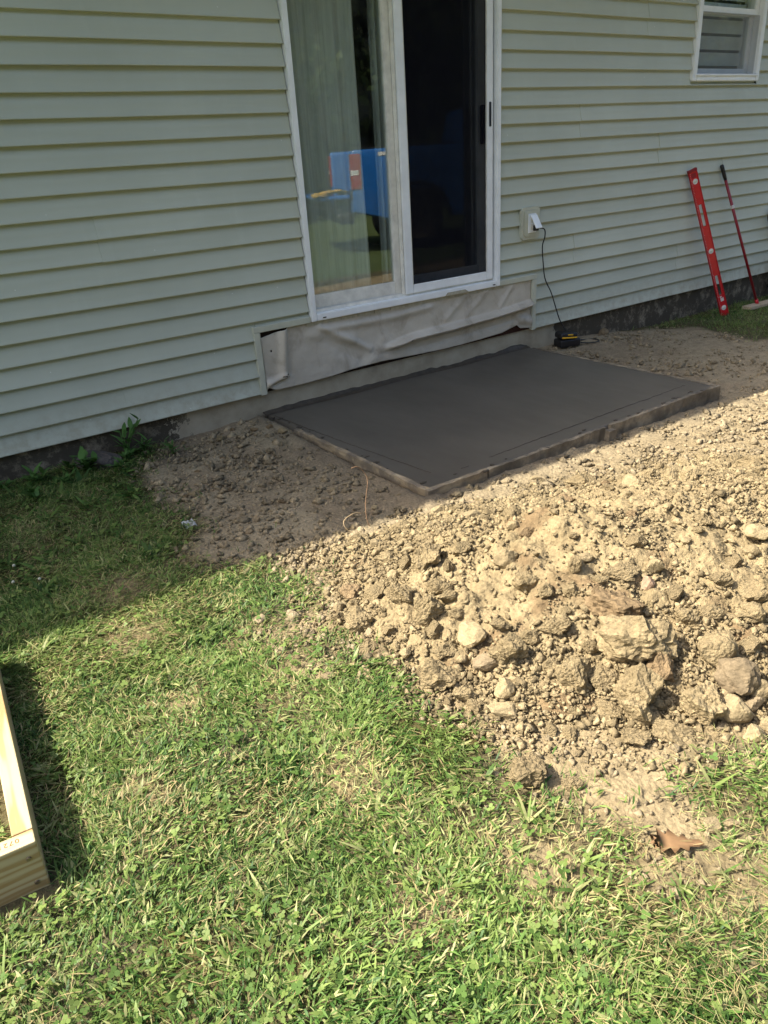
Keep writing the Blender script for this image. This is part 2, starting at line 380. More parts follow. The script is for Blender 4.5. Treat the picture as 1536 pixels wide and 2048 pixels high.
wd, wi = worley(X * 38, Y * 38, 2); wd2, wi2 = worley(X * 15, Y * 15, 9)
lump = .016 * fbm(X * 9, Y * 9, 4, 8) + .007 * (.5 - wd) * (wi > .35) + .012 * np.clip(.45 - wd2, 0, 1) * (wi2 > .6)
# loose lumpy spoil along the foundation left of the slab and beside the forms, raked flat elsewhere
loose = .35 + .9 * sstep(.5, .0, np.hypot((X + .75) / 1.3, (Y + .5))) + .5 * sstep(.35, 0, np.abs(Y + 1.6))
Z = Z + fine * (dirt * lump * np.clip(loose * 1.5, 0, 2.0) + (1 - dirt) * .006 * fbm(X * 12, Y * 12, 3, 4))
edge_d = -poly_sd(X, Y, np.array([(-.38, .1), (-.38, -1.525), (1.81, -1.525), (1.81, .1)]))
Z = Z + fine * (edge_d > 0) * np.exp(-np.maximum(edge_d, 0) / .07) * (.020 + .018 * fbm(X * 8, Y * 8, 3, 141)) * np.where(X < -.3, .9, .35)
slab_in = (X > -.36) & (X < 1.79) & (Y > -1.49)
Z = np.where(slab_in, np.minimum(Z, -.21), Z)
sunw = sstep(-1.4, -1.9, Y)[..., None]; dcol = np.array([.35, .285, .18]) * (1 - sunw) + np.array([.315, .245, .138]) * sunw; dcol2 = np.array([.27, .215, .135]) * (1 - sunw) + np.array([.25, .19, .105]) * sunw; wet = np.array([.10, .085, .065])  # soil tint keyed to the eave shadow: yellower in sun, greyer in shade
nz = fbm(X * 3.1, Y * 3.1, 4, 17)[..., None] * .5 + .5
C = dcol * nz + dcol2 * (1 - nz)
near_slab = np.exp(-np.maximum(poly_sd(X, Y, np.array([(-.38, .1), (-.38, -1.52), (1.82, -1.52), (1.82, .1)])) * -1, 0) / .05)
near_slab = near_slab * sstep(-.25, .25, fbm(X * 6, Y * 6, 3, 71) + .12)
damp = sstep(.05, .4, fbm(X * 2.9 + 4, Y * 2.9, 4, 29)) * .55 * sstep(-2.2, -1.4, Y)
C = C * (1 - damp[..., None]) + np.array([.22, .165, .105]) * damp[..., None]
C = C * (1 - .8 * near_slab[..., None]) + wet * .8 * near_slab[..., None]
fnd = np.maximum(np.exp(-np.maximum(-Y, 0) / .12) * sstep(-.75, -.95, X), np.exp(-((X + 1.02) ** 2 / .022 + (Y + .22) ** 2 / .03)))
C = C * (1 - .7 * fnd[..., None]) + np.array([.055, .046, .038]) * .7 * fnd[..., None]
thatch = np.array([.095, .08, .038]) + .03 * fbm(X * 8, Y * 8, 3, 51)[..., None]
for tx, ty, tr in THIN:
    k = np.exp(-((X - tx) ** 2 + (Y - ty) ** 2) / tr ** 2)[..., None]; thatch = thatch * (1 - k * .7) + np.array([.28, .215, .12]) * k * .7
far = (1 - fine)[..., None]
thatch = thatch * (1 - far) + np.array([.075, .10, .03]) * far
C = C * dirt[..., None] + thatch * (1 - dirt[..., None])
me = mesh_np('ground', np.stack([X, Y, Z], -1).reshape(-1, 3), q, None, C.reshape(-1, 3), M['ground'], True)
tag(obj('ground', me), 'lawn and bare earth in front of the house', kind='structure')

# ================================================================== HOUSE
E_ = 0.1016
house = tag(empty('house', (0, 0, -.13)), 'sage grey vinyl sided house with a white sliding patio door', 'house')
HP = Vector((0, 0, .13))     # children are given in wall coordinates, siding hem at z = 0
def hpart(name, me, mat, parent=None, par_is_house=True):
    o = obj(name, me, mat, parent if parent is not None else house)
    if parent is None: o.location = HP
    return o
HX0, HX1, EAVE, DEP = -9.0, 9.0, 2.72, 7.5
D0, D1, DB, DT = 0.0, 1.488, .35, 2.40       # door opening
W0, W1, WB, WT = 3.435, 4.315, 1.553, 2.65   # window opening
bm = bmesh.new()
yy = (.006, .14)
for a in ((HX0, D0, 0.001, EAVE), (D0, D1, 0.001, DB - .004), (D0, D1, DT, EAVE), (D1, W0, 0.001, EAVE), (W0, W1, 0.001, WB), (W0, W1, WT, EAVE), (W1, HX1, 0.001, EAVE)):
    bbox(bm, a[0], a[1], yy[0], yy[1], a[2], a[3])
bbox(bm, HX0, HX0 + .14, .142, DEP - .142, 0, EAVE); bbox(bm, HX1 - .14, HX1, .142, DEP - .142, 0, EAVE); bbox(bm, HX0, HX1, DEP - .14, DEP, 0, EAVE)
wallo = hpart('wall', bm, M['dark_sheath'])
bm = bmesh.new(); bbox(bm, HX0 + .02, HX1 - .02, .012, DEP - .012, -.9, -.0005)
nseg = bmesh.ops.subdivide_edges(bm, edges=[e for e in bm.edges if abs(e.verts[0].co.x - e.verts[1].co.x) > 1], cuts=60)
hpart('foundation', bm, M['foundation'])
bm = bmesh.new()                                # room shell behind the door and the window
bbox(bm, -3, 7, .145, 4.5, .25, .36); bbox(bm, -3, 7, .145, 4.5, 2.60, 2.7)
bbox(bm, -3.1, -3, .145, 4.5, .25, 2.7); bbox(bm, 7, 7.1, .145, 4.5, .25, 2.7); bbox(bm, -3, 7, 4.5, 4.6, .25, 2.7); bbox(bm, 2.6, 2.7, .145, 4.5, .361, 2.599)
hpart('room_shell', bm, M['room'])
OVER = .545
ridge_y = DEP / 2; rise = 1.7; z_e = 2.62
bm = bmesh.new()
sl = rise / (ridge_y + OVER)
extrude_poly(bm, [(-OVER, z_e + .02), (ridge_y, z_e + .02 + rise), (DEP + OVER, z_e + .02), (DEP + OVER, z_e + .15), (ridge_y, z_e + .17 + rise), (-OVER, z_e + .15)], 'x', HX0 - .4, HX1 + .4)
roof = hpart('roof', bm, M['roof'])
hpart('fascia', box(HX0 - .4, HX1 + .4, -OVER - .025, -OVER - .002, z_e - .05, z_e + .14), M['white'], roof)
hpart('soffit', box(HX0 - .4, HX1 + .4, -OVER, .0, z_e - .02, z_e + .004), M['white'], roof)
for gx in (HX0 + .02, HX1 - .12):
    bm = bmesh.new(); extrude_poly(bm, [(0.02, z_e + .005), (ridge_y, z_e + rise - .02), (DEP - .02, z_e + .005)], 'x', gx, gx + .10); hpart('gable', bm, M['siding'])

# --- siding courses, each board a piece
def siding_piece(x0, x1, z0, seed, lift=0.0, e=E_, hem=True):
    n = max(2, int((x1 - x0) / .12)); xsv = np.linspace(x0, x1, n + 1)
    wy = .0011 * np.array([math.sin(x * 2.3 + seed) + .6 * math.sin(x * 6.1 + seed * 1.7) for x in xsv])
    wz = .0011 * np.array([math.sin(x * 1.7 + seed * 2.1) + .5 * math.sin(x * 4.7 + seed) for x in xsv])
    prof = [(.0055, e + .006, 0), (.0045, max(e - .012, e * .6), .3), (-.0005, max(e - .020, e * .5), .5), (-.0068, e * .45, .9), (-.0125, e * .2, 1), (-.0182, .007, 1), (-.0200, .0015, 1), (-.0188, 0, 1), (.004, .0006, .5)]
    V = []
    for k, x in enumerate(xsv):
        for (py, pz, w) in prof: V.append((x, py - lift + wy[k] * w, z0 + pz + wz[k] * (1 if pz < .01 else .4)))
    m = len(prof); Q = []
    for k in range(n):
        for j in range(m - 1): Q.append((k * m + j, k * m + j + 1, (k + 1) * m + j + 1, (k + 1) * m + j))
    V0 = len(V)
    for j in range(m): V.append((V[j][0], V[j][1], V[j][2]))
    for j in range(m): V.append((V[j][0] + .0004, V[j][1] + .0045, V[j][2]))
    Q += [(V0 + j + 1, V0 + j, V0 + m + j, V0 + m + j + 1) for j in range(m - 1)]
    me = mesh_np('siding_board', V, Q, None, None, M['siding'], True); return me
JO = {}   # board ends seen in the wall: course index from the hem -> x
for c, x in ((8, -1.09), (9, -1.09), (0, -1.12), (1, -1.12), (12, 2.255), (13, 2.255), (10, 3.14), (11, 3.14), (4, 2.245), (5, 2.245), (2, 3.50), (3, 3.50), (8, 4.0), (9, 4.0), (16, -2.6), (17, -2.6), (18, 2.9), (19, 2.9), (6, -2.7), (7, -2.7), (14, 5.2), (15, 5.2)): JO.setdefault(c, []).append(x)
ncourse = int((EAVE - .06) / E_)
for c in range(ncourse):
    z0 = c * E_; zt = z0 + E_; spans = [(HX0, HX1)]
    def cut(a, b):
        global spans
        out = []
        for s in spans:
            if b <= s[0] or a >= s[1]: out.append(s)
            else:
                if a > s[0]: out.append((s[0], a))
                if b < s[1]: out.append((b, s[1]))
        spans = out
    short = 0
    if zt < .37: cut(-.349, 1.826)
    elif z0 < .345: cut(-.349, 1.826)
    if zt > DB + .05: cut(D0 - .004, D1 + .004)
    if zt > WB + .03 and z0 < WT: cut(W0 - .003, W1 + .003)
    for s in list(spans):
        parts = [s]
        for j in JO.get(c, []):
            parts = [p for q_ in parts for p in (([(q_[0], j), (j - .012, q_[1])]) if q_[0] < j < q_[1] else [q_])]
        for k, (a, b) in enumerate(parts):
            obj('siding_board', siding_piece(a, b, z0, c * 7 + k + int(a * 3), .003 if k % 2 else 0), None, wallo)
# short boards above the trim, beside the door foot
for (a, b, s) in ((-.349, D0 - .004, 3), (D1 + .004, 1.826, 5)):
    me = siding_piece(a, b, .372, s, 0, .0345); obj('siding_board', me, None, wallo)
obj('siding_board', siding_piece(W0 - .003, W1 + .003, 15 * E_, 9, 0, .0285), None, wallo)
for o in wallo.children: o.location = (0, 0, 0)
# --- channel trim round the membrane
def channel(a0, a1, b0, b1):
    bm = box(a0, a1, -.024, .004, b0, b1, .003)
    return bm
tr = hpart('trim_channel', channel(-.372, -.336, -.006, .3455), M['trim'])
bm = channel(-.372, -.003, .346, .380); hpart('trim_channel', bm, M['trim'])
hpart('trim_channel', channel(1.812, 1.848, -.006, .3455), M['trim'])
hpart('trim_channel', channel(1.491, 1.848, .346, .380), M['trim'])
for (a, b) in ((-.3345, -.3325), (1.8085, 1.8105)): hpart('trim_lip', box(a, b, -.020, .004, .0, .345), M['trim'])

# --- sliding door
bm = bmesh.new()
def fr(bm, x0, x1, z0, z1, y0, y1, w, bev=.003, wb=None, wt=None):
    wb = w if wb is None else wb; wt = w if wt is None else wt
    t_ = bmesh.new(); bbox(t_, x0, x0 + w, y0, y1, z0, z1); bbox(t_, x1 - w, x1, y0, y1, z0, z1); bbox(t_, x0 + w + .0005, x1 - w - .0005, y0 + .0012, y1, z0, z0 + wb); bbox(t_, x0 + w + .0005, x1 - w - .0005, y0 + .0012, y1, z1 - wt, z1)
    bmesh.ops.bevel(t_, geom=t_.edges[:], offset=bev, segments=2, affect='EDGES')
    m_ = bpy.data.meshes.new('t'); t_.to_mesh(m_); t_.free(); bm.from_mesh(m_); bpy.data.meshes.remove(m_)
fr(bm, D0 + .001, D1 - .001, DB, DT, -.034, .012, .034, .004, .040, .034)      # outer casing
door = hpart('sliding_door', bm, M['white'])
def dpart(name, bm, mat): return obj(name, bm, mat, door)
bm = bmesh.new(); bbox(bm, D0 + .004, D1 - .004, .0125, .139, DB, DT)               # frame depth: jambs
for v in bm.verts: pass
bm.free()
bm = bmesh.new()
for a in ((D0 + .002, D0 + .030, DB + .002, DT - .002), (D1 - .030, D1 - .002, DB + .002, DT - .002)): bbox(bm, a[0], a[1], .0125, .139, a[2], a[3])
bbox(bm, D0 + .031, D1 - .031, .0125, .139, DB + .002, DB + .034); bbox(bm, D0 + .031, D1 - .031, .0125, .139, DT - .034, DT - .002)
dpart('jamb', bm, M['white'])
bm = bmesh.new()                                  # stepped sill with tracks
for y, z in ((.004, .408), (.040, .412), (.078, .416)): bbox(bm, D0 + .036, D1 - .036, y, y + .006, DB + .036, z)
dpart('sill_track', bm, M['white_dirty'])
FX0, FX1 = D0 + .010, .700
bm = bmesh.new(); fr(bm, FX0, FX1, .397, DT - .03, .030, .062, .046, .003, .086, .05); sash = dpart('fixed_sash', bm, M['white_dirty'])
gb = box(FX0 + .044, FX1 - .044, .044, .050, .481, DT - .078); dpart('glass_pane', gb, M['glass'])
dpart('interlock', box(.6975, .7035, -.002, .0285, .402, DT - .036, .001), M['white_dirty'])
# sliding leaf behind the screen
bm = bmesh.new(); fr(bm, .70, D1 - .034, .405, DT - .035, .082, .115, .060, .003, .085, .06); dpart('sliding_sash', bm, M['white'])
dpart('glass_pane', box(.758, D1 - .092, .096, .102, .488, DT - .094), M['glass'])
dpart('door_handle', box(D1 - .078, D1 - .056, .050, .081, 1.22, 1.44, .006), M['black'])
# screen door
bm = bmesh.new(); fr(bm, .706, D1 - .050, .402, DT - .036, -.012, .004, .056, .004, .052, .05); scr = dpart('screen_frame', bm, M['white'])
dpart('screen_mesh', sheet(.760, D1 - .104, -.004, .452, DT - .084), M['screen'])
bm = bmesh.new(); bbox(bm, .760, .7625, -.0135, -.0045, .452, DT - .084); bbox(bm, D1 - .1065, D1 - .104, -.0135, -.0045, .452, DT - .084)
dpart('screen_spline', bm, M['white_dirty'])
dpart('pull_handle', box(D1 - .085, D1 - .069, -.0175, -.0095, 1.315, 1.45, .0035), M['black'])
for x in (.085, D1 - .06): dpart('weep_slot', box(x - .011, x + .011, -.0355, -.0335, DB + .012, DB + .018), M['black'])
bm = bmesh.new()
x = -.03
while x < D1 - .02:
    bbox(bm, x, x + .118, -.012, .002, DB - .024, DB - .003); x += .121
dpart('nailing_fin', bm, M['fin'])
bm = bmesh.new(); extrude_poly(bm, [(1.0, DB + .002), (1.02, DB + .021), (1.17, DB + .021), (1.20, DB + .002)], 'y', -.0362, -.0335); dpart('sill_notch', bm, M['fin'])
for o in door.children: o.location = (0, 0, 0)

# --- double-hung window
bm = bmesh.new(); fr(bm, W0, W1, WB, WT, -.032, .012, .048, .004); win = hpart('window', bm, M['white'])
def wpart(name, bm, mat): return obj(name, bm, mat, win)
bm = bmesh.new()
for a in ((W0 + .002, W0 + .046, WB + .002, WT - .002), (W1 - .046, W1 - .002, WB + .002, WT - .002)): bbox(bm, a[0], a[1], .0125, .139, a[2], a[3])
bbox(bm, W0 + .047, W1 - .047, .0125, .139, WB + .002, WB + .044); bbox(bm, W0 + .047, W1 - .047, .0125, .139, WT - .044, WT - .002)
wpart('jamb', bm, M['white'])
wpart('sill_ledge', box(W0 + .03, W1 - .03, -.040, -.0325, WB + .034, WB + .046, .002), M['white'])
MR = 2.02
bm = bmesh.new(); fr(bm, W0 + .048, W1 - .048, WB + .045, MR + .02, .045, .075, .045, .003); wpart('lower_sash', bm, M['white'])
bm = bmesh.new(); fr(bm, W0 + .048, W1 - .048, MR - .022, WT - .048, .012, .042, .040, .003); wpart('upper_sash', bm, M['white'])
wpart('glass_pane', box(W0 + .09, W1 - .09, .058, .063, WB + .088, MR - .022), M['glass'])
wpart('glass_pane', box(W0 + .085, W1 - .085, .025, .030, MR + .016, WT - .086), M['glass'])
wpart('screen_mesh', sheet(W0 + .049, W1 - .049, -.005, WB + .046, MR - .022), M['screen_grey'])
for o in win.children: o.location = (0, 0, 0)

# --- curtains and blind indoors
def curtain(x0, x1, y, z0, z1, folds, amp, seed):
    n = 90; xs_ = np.linspace(x0, x1, n); rs = np.random.default_rng(seed); V = []; Q = []; nz_ = 14
    for j in range(nz_):
        tz = j / (nz_ - 1)
        for i, x in enumerate(xs_):
            u = (x - x0) / (x1 - x0)
            yv = y + amp * math.sin(u * folds * 2 * math.pi + .5 * math.sin(u * 9 + seed) + .25 * math.sin(tz * 3)) + amp * .35 * math.sin(u * folds * 5.1 + seed)
            V.append((x + .012 * math.sin(tz * 2.2 + seed) * u, yv, z0 + (z1 - z0) * tz))
    for j in range(nz_ - 1):
        for i in range(n - 1): a = j * n + i; Q.append((a, a + 1, a + n + 1, a + n))
    me = mesh_np('curtain', V, Q, None, None, M['curtain'], True)
    o = obj('curtain', me); sm = o.modifiers.new('thickness', 'SOLIDIFY'); sm.thickness = .002; return o
c1 = curtain(-.25, .575, .175, .40, 2.42, 7, .022, 3); tag(c1, 'pale grey green curtain filling the fixed pane of the patio door', 'curtain')
c2 = curtain(.695, .86, .22, .40, 2.42, 3, .02, 5); tag(c2, 'narrow curtain panel behind the middle stile of the patio door', 'curtain')
bl = empty('window_blind', (3.875, .118, WT - .12)); tag(bl, 'grey slatted blind behind the small window', 'blind')
bm = box(-.385, .385, -.015, .015, -.002, .03); obj('head_rail', bm, M['curtain'], bl)
slat = box(-.385, .385, -.003, .003, -.044, .044, .002)
slm = bpy.data.meshes.new('slat'); slat.to_mesh(slm); slat.free(); slm.materials.append(M['white'])
for k in range(9):
    s_ = obj('slat', slm, None, bl); s_.location = (0, 0, -.06 - k * .108); s_.rotation_euler = (.12, 0, 0)

# ================================================================== MEMBRANE below the door
bx = np.array([-.332, -.319, -.29, -.263, -.106, .105, .252, .48, .639, .803, .972, 1.148, 1.329, 1.517, 1.62, 1.663, 1.70, 1.78, 1.806])
bz = np.array([.012, .030, .012, .004, .002, .008, .020, .026, .020, .014, .010, .010, .016, .024, .044, .054, .026, .016, .016])
nx_, nz_ = 240, 56; V = []; u = np.linspace(-.330, 1.806, nx_)
U, S = np.meshgrid(u, np.linspace(0, 1, nz_))
bot = np.interp(U, bx, bz); top = np.where(U < -.02, np.interp(U, [-.33, -.16, -.02], [.312, .342, .344]), .332) + 0 * U
top = np.where(U > 1.49, .344, top)
Zt = bot + (top - bot) * S
def ridge(U, Z, pts, w, amp, side=1.0):
    px = [p_[0] for p_ in pts]; pz = [p_[1] for p_ in pts]
    zc = np.interp(U, px, pz); dz = Z - zc
    wl = np.where(dz < 0, w * 1.6, w)
    fade = sstep(px[0] - .06, px[0] + .12, U) * sstep(px[-1] + .05, px[-1] - .03, U)
    return amp * np.exp(-(dz / wl) ** 2) * fade
Yt = -.006 - .010 * (1 - S) ** 2
Yt -= ridge(U, Zt, [(.52, .105), (.725, .135), (1.062, .142), (1.422, .158), (1.685, .175), (1.80, .186)], .014, .060)
Yt += .018 * np.exp(-((Zt - np.interp(U, [.7, 1.7], [.07, .115])) / .025) ** 2) * sstep(.6, .9, U) * sstep(1.75, 1.55, U)
Yt -= ridge(U, Zt, [(.02, .30), (.30, .285), (.62, .285), (.9, .30)], .016, .013)
# upright fold near the left end, creases fanning from the door corner
def crease(p0, p1, w, amp):
    ax, az = p0; bx_, bz_ = p1; ex, ez = bx_ - ax, bz_ - az; L2 = ex * ex + ez * ez
    tt = np.clip(((U - ax) * ex + (Zt - az) * ez) / L2, 0, 1); dd = np.hypot(U - ax - tt * ex, Zt - az - tt * ez)
    return amp * np.exp(-(dd / w) ** 2)
Yt -= crease((-.185, .335), (-.215, .09), .026, .030)
Yt += crease((-.14, .33), (-.165, .09), .020, .012)
Yt -= crease((.06, .31), (.40, .12), .020, .014)
Yt += crease((.10, .24), (.33, .07), .04, .010)
Yt -= crease((.0, .27), (.28, .20), .03, .010)
Yt -= crease((.52, .17), (.44, .06), .03, .007)
Yt -= crease((1.20, .33), (1.02, .20), .024, .008); Yt -= crease((1.38, .33), (1.20, .19), .02, .007); Yt -= crease((1.62, .33), (1.50, .20), .02, .009)
Yt -= crease((-.31, .05), (-.20, .075), .018, .020); Yt += crease((-.28, .035), (-.19, .06), .012, .014)
Yt -= crease((1.66, .10), (1.80, .06), .03, .018); Yt += crease((1.60, .12), (1.66, .09), .02, .012)
Yt -= .0035 * fbm(U * 7, Zt * 9, 4, 61) + .003 * fbm(U * 22, Zt * 22, 3, 66)
Yt = np.minimum(Yt, -.0035); 
i = np.arange(nx_ * nz_).reshape(nz_, nx_)
Qm = np.stack([i[:-1, :-1], i[:-1, 1:], i[1:, 1:], i[1:, :-1]], -1).reshape(-1, 4)
# small tears
cen = lambda a, b: np.hypot((U - a) / 1.0, (Zt - b) / 1.0)
hole = (np.hypot(U + .271, (Zt - .233) * .8) < .0075) | (np.hypot((U - .700), (Zt - .122) * 1.2) < .012) | ((np.abs(Zt - .083 - .25 * (U + .20)) < .0045) & (np.abs(U + .205) < .03)) | (np.hypot(U - 1.69, (Zt - .158) * 1.5) < .010)
hq = hole.ravel()[Qm].mean(1) > .6
me = mesh_np('weather_membrane', np.stack([U, Yt, Zt], -1).reshape(-1, 3), Qm[~hq], None, None, M['membrane'], True)
mo = tag(obj('weather_membrane', me), 'wrinkled dirty grey plastic membrane hanging under the patio door', 'membrane')
sm = mo.modifiers.new('thickness', 'SOLIDIFY'); sm.thickness = .0016; sm.offset = 1
hpart('sill_plate', box(.95, 1.80, -.0005, .0055, .002, .05), simple('rusty_sill', (.05, .022, .014), .9, .1, 0, 20, .4, .4, .004))

# ================================================================== SLAB AND FORMS
SX0, SX1, SY0, SZ = -.345, 1.785, -1.492, -.128
ux = np.linspace(SX0, SX1, 180); uy = np.linspace(SY0, .008, 130)
X, Y, q = heightfield(ux, uy)
Z = SZ + .0016 * fbm(X * 2.5, Y * 2.5, 3, 81)
def groove(d, w, a): return -a * np.exp(-(d / w) ** 2)
wob = .006 * fbm(X * 3, Y * 3, 2, 85)
Z = Z - .003 * sstep(.03, 0, X - SX0) - .003 * sstep(.03, 0, Y - SY0)
V = np.stack([X, Y, Z], -1).reshape(-1, 3); nV = len(V)
# skirt
edge = np.concatenate([np.arange(180), np.arange(1, 130) * 180 + 179, 129 * 180 + np.arange(178, -1, -1), np.arange(128, 0, -1) * 180])
V2 = V[edge].copy(); V2[:, 2] = -.24; V = np.concatenate([V, V2]); n = len(edge)
sk = [(edge[(k + 1) % n], edge[k], nV + k, nV + (k + 1) % n) for k in range(n)]
me = mesh_np('concrete_slab', V, np.concatenate([q, np.array(sk)]), None, None, M['wetcrete'], True)
slab = tag(obj('concrete_slab', me), 'freshly poured dark wet concrete slab below the patio door', 'slab')
def slurry_line(pts, w, h, seed, gap=.25):
    rs = np.random.default_rng(seed); bm = bmesh.new(); P = spline(pts, 26); run_ = []
    runs = []
    for k, p_ in enumerate(P):
        if vnoise(np.array([k * .13 + seed]), np.array([seed * 1.3]), 3)[0] < gap:
            if len(run_) > 2: runs.append(run_)
            run_ = []
        else: run_.append(p_ + Vector((rs.normal(0, .002), rs.normal(0, .002), 0)))
    if len(run_) > 2: runs.append(run_)
    for r_ in runs: tube(bm, r_, [w * (.25 if k in (0, len(r_) - 1) else .6 + .7 * rs.random()) for k in range(len(r_))], 5)
    for v in bm.verts: v.co.z = SZ + (v.co.z - SZ) * h + .0008
    return bm
obj('trowel_ridge', slurry_line([(SX0 + .02, -.06, SZ), (SX0 + .045, -.5, SZ), (SX0 + .09, -1.05, SZ), (SX0 + .12, -1.36, SZ)], .0022, .6, 4, .3), M['slurry'], slab)
obj('trowel_ridge', slurry_line([(SX0 + .25, SY0 + .075, SZ), (.4, SY0 + .10, SZ), (1.0, SY0 + .115, SZ), (1.70, SY0 + .13, SZ)], .0022, .6, 9, .22), M['slurry'], slab)
# slurry splashed up the foundation along the back edge
bm = bmesh.new(); n = 150; prev = None
for k in range(n + 1):
    x = SX0 - .02 + (SX1 - SX0 + .03) * k / n
    h = .006 + .014 * (vnoise(np.array([x * 6.]), np.array([1.7]), 5)[0]) + .012 * vnoise(np.array([x * 19.]), np.array([4.7]), 6)[0] + .02 * math.exp(-((x - 1.66) / .09) ** 2)
    row = [bm.verts.new((x, -.030 - .01 * math.sin(x * 7), SZ + .0012)), bm.verts.new((x, -.010, SZ + .007)), bm.verts.new((x, .004, SZ + h * .6)), bm.verts.new((x, .0105, SZ + h)), bm.verts.new((x, .02, SZ + h))]
    if prev:
        for j in range(4): f = bm.faces.new((prev[j], prev[j + 1], row[j + 1], row[j])); f.smooth = True
    prev = row
bmesh.ops.recalc_face_normals(bm, faces=bm.faces[:])
obj('slurry_fillet', bm, M['slurry'], slab)
def rough_board(x0, x1, y0, y1, z0, z1, seed, cuts=26, amp=.0045):
    bm = box(x0, x1, y0, y1, z0, z1)
    ax = 0 if (x1 - x0) > (y1 - y0) else 1
    bmesh.ops.subdivide_edges(bm, edges=[e for e in bm.edges if abs(e.verts[0].co[ax] - e.verts[1].co[ax]) > .1], cuts=cuts)
    bmesh.ops.subdivide_edges(bm, edges=[e for e in bm.edges if abs(e.verts[0].co[ax] - e.verts[1].co[ax]) < .001], cuts=1)
    rs = random.Random(seed)
    for v in bm.verts: v.co += Vector((rs.gauss(0, amp * .4), rs.gauss(0, amp * .4), rs.gauss(0, amp * .5)))
    for f in bm.faces: f.smooth = False
    return bm
G_ = 'form boards round the wet slab'
b = obj('form_board', rough_board(SX0 - .026, SX0 - .003, SY0 - .005, -.36, -.235, SZ + .004, 1), M['formboard']); tag(b, 'pale muddy form board along the short end of slab near the lawn', 'form board', G_)
b = obj('form_board', rough_board(SX0 - .026, -.02, SY0 - .028, SY0 - .004, -.24, SZ + .006, 2, 10), M['formboard']); tag(b, 'short pale form board at the slab corner facing the dirt pile', 'form board', G_)
b = obj('form_board', rough_board(-.016, .80, SY0 - .026, SY0 - .004, -.24, SZ + .002, 3), M['mudboard']); tag(b, 'muddy form board on the slab front between short pale board and stake', 'form board', G_)
b = obj('form_board', rough_board(.84, SX1 + .02, SY0 - .026, SY0 - .004, -.245, SZ + .004, 4), M['mudboard']); tag(b, 'muddy form board along slab front beyond the stake', 'form board', G_)
b = obj('form_board', rough_board(SX1 + .003, SX1 + .02, SY0 + .0, -.05, -.235, SZ + .003, 5, 26, .002), M['mudboard']); tag(b, 'thin form board along slab end beside the black charger', 'form board', G_)
b = obj('form_stake', rough_board(.785, .845, SY0 - .062, SY0 - .0275, -.30, SZ - .012, 6, 3, .006), M['mudboard']); tag(b, 'short mud covered stake bracing the front form boards', 'stake')
# blobs of slurry squeezed over the forms
bm = bmesh.new(); rs = random.Random(5)
for k in range(38):
    if rs.random() < .6: x, y = rs.uniform(SX0, SX1), SY0 + rs.gauss(.012, .016)
    else: x, y = SX0 + rs.gauss(.016, .014), rs.uniform(SY0, -.05)
    s = rs.uniform(.004, .012)
    r_ = bmesh.ops.create_icosphere(bm, subdivisions=1, radius=s, matrix=Matrix.Translation((x, y, SZ + .001)) @ Matrix.Diagonal((rs.uniform(1, 2.4), rs.uniform(.7, 1.4), .4, 1)))
tag(obj('slurry_crumbs', bm, M['slurry'], slab), kind='stuff')

# ================================================================== DIRT PILE
xs = np.arange(-1.42, 1.45, .0075); ys = np.arange(-3.66, -1.45, .0075)
X, Y, q = heightfield(xs, ys)
ph = pile_h(X, Y); k = sstep(.0, .05, ph)
w1, i1 = worley(X * 55, Y * 55, 3); w2, i2 = worley(X * 24, Y * 24, 4); w3, i3 = worley(X * 10, Y * 10, 6)
coarse = sstep(-.1, .35, fbm(X * 2.6, Y * 2.6, 3, 91)) * .7 + .3
rough_ = .026 * fbm(X * 6, Y * 6, 3, 12) + .030 * fbm(X * 16, Y * 16, 3, 13)
rough_ += .013 * (.55 - w1) * (i1 > .25) + coarse * (.020 * np.clip(.55 - w2, 0, 1) * (i2 > .45) + .034 * np.clip(.5 - w3, 0, 1) * (i3 > .62))
Z = ground_z(X, Y) + ph + k * rough_ - .012 * (1 - sstep(0, .02, ph)) - .003
n_ = fbm(X * 3.4, Y * 3.4, 4, 95)[..., None]; m2 = fbm(X * 7 + 3, Y * 7, 4, 97)[..., None]
C = np.array([.315, .245, .135]) * (.5 + .5 * n_) + np.array([.265, .20, .105]) * (.5 - .5 * n_)
kk = sstep(.12, .42, m2) * .75; C = C * (1 - kk) + np.array([.175, .115, .06]) * kk
keep = (ph.ravel()[q] > .0008).any(1)
used = np.zeros(X.size, bool); used[q[keep].ravel()] = True; remap = np.cumsum(used) - 1
me = mesh_np('dirt_pile', np.stack([X, Y, Z], -1).reshape(-1, 3)[used], remap[q[keep]], None, C.reshape(-1, 3)[used], M['pile'], True)
tag(obj('dirt_pile', me), 'sunlit heap of dug tan earth in front of the slab', 'dirt pile')
def pile_surface(x, y):
    x = np.asarray(x, float); y = np.asarray(y, float); ph = pile_h(x, y); k = sstep(0, .05, ph)
    return ground_z(x, y) + ph + k * (.026 * fbm(x * 6, y * 6, 3, 12) + .030 * fbm(x * 16, y * 16, 3, 13))

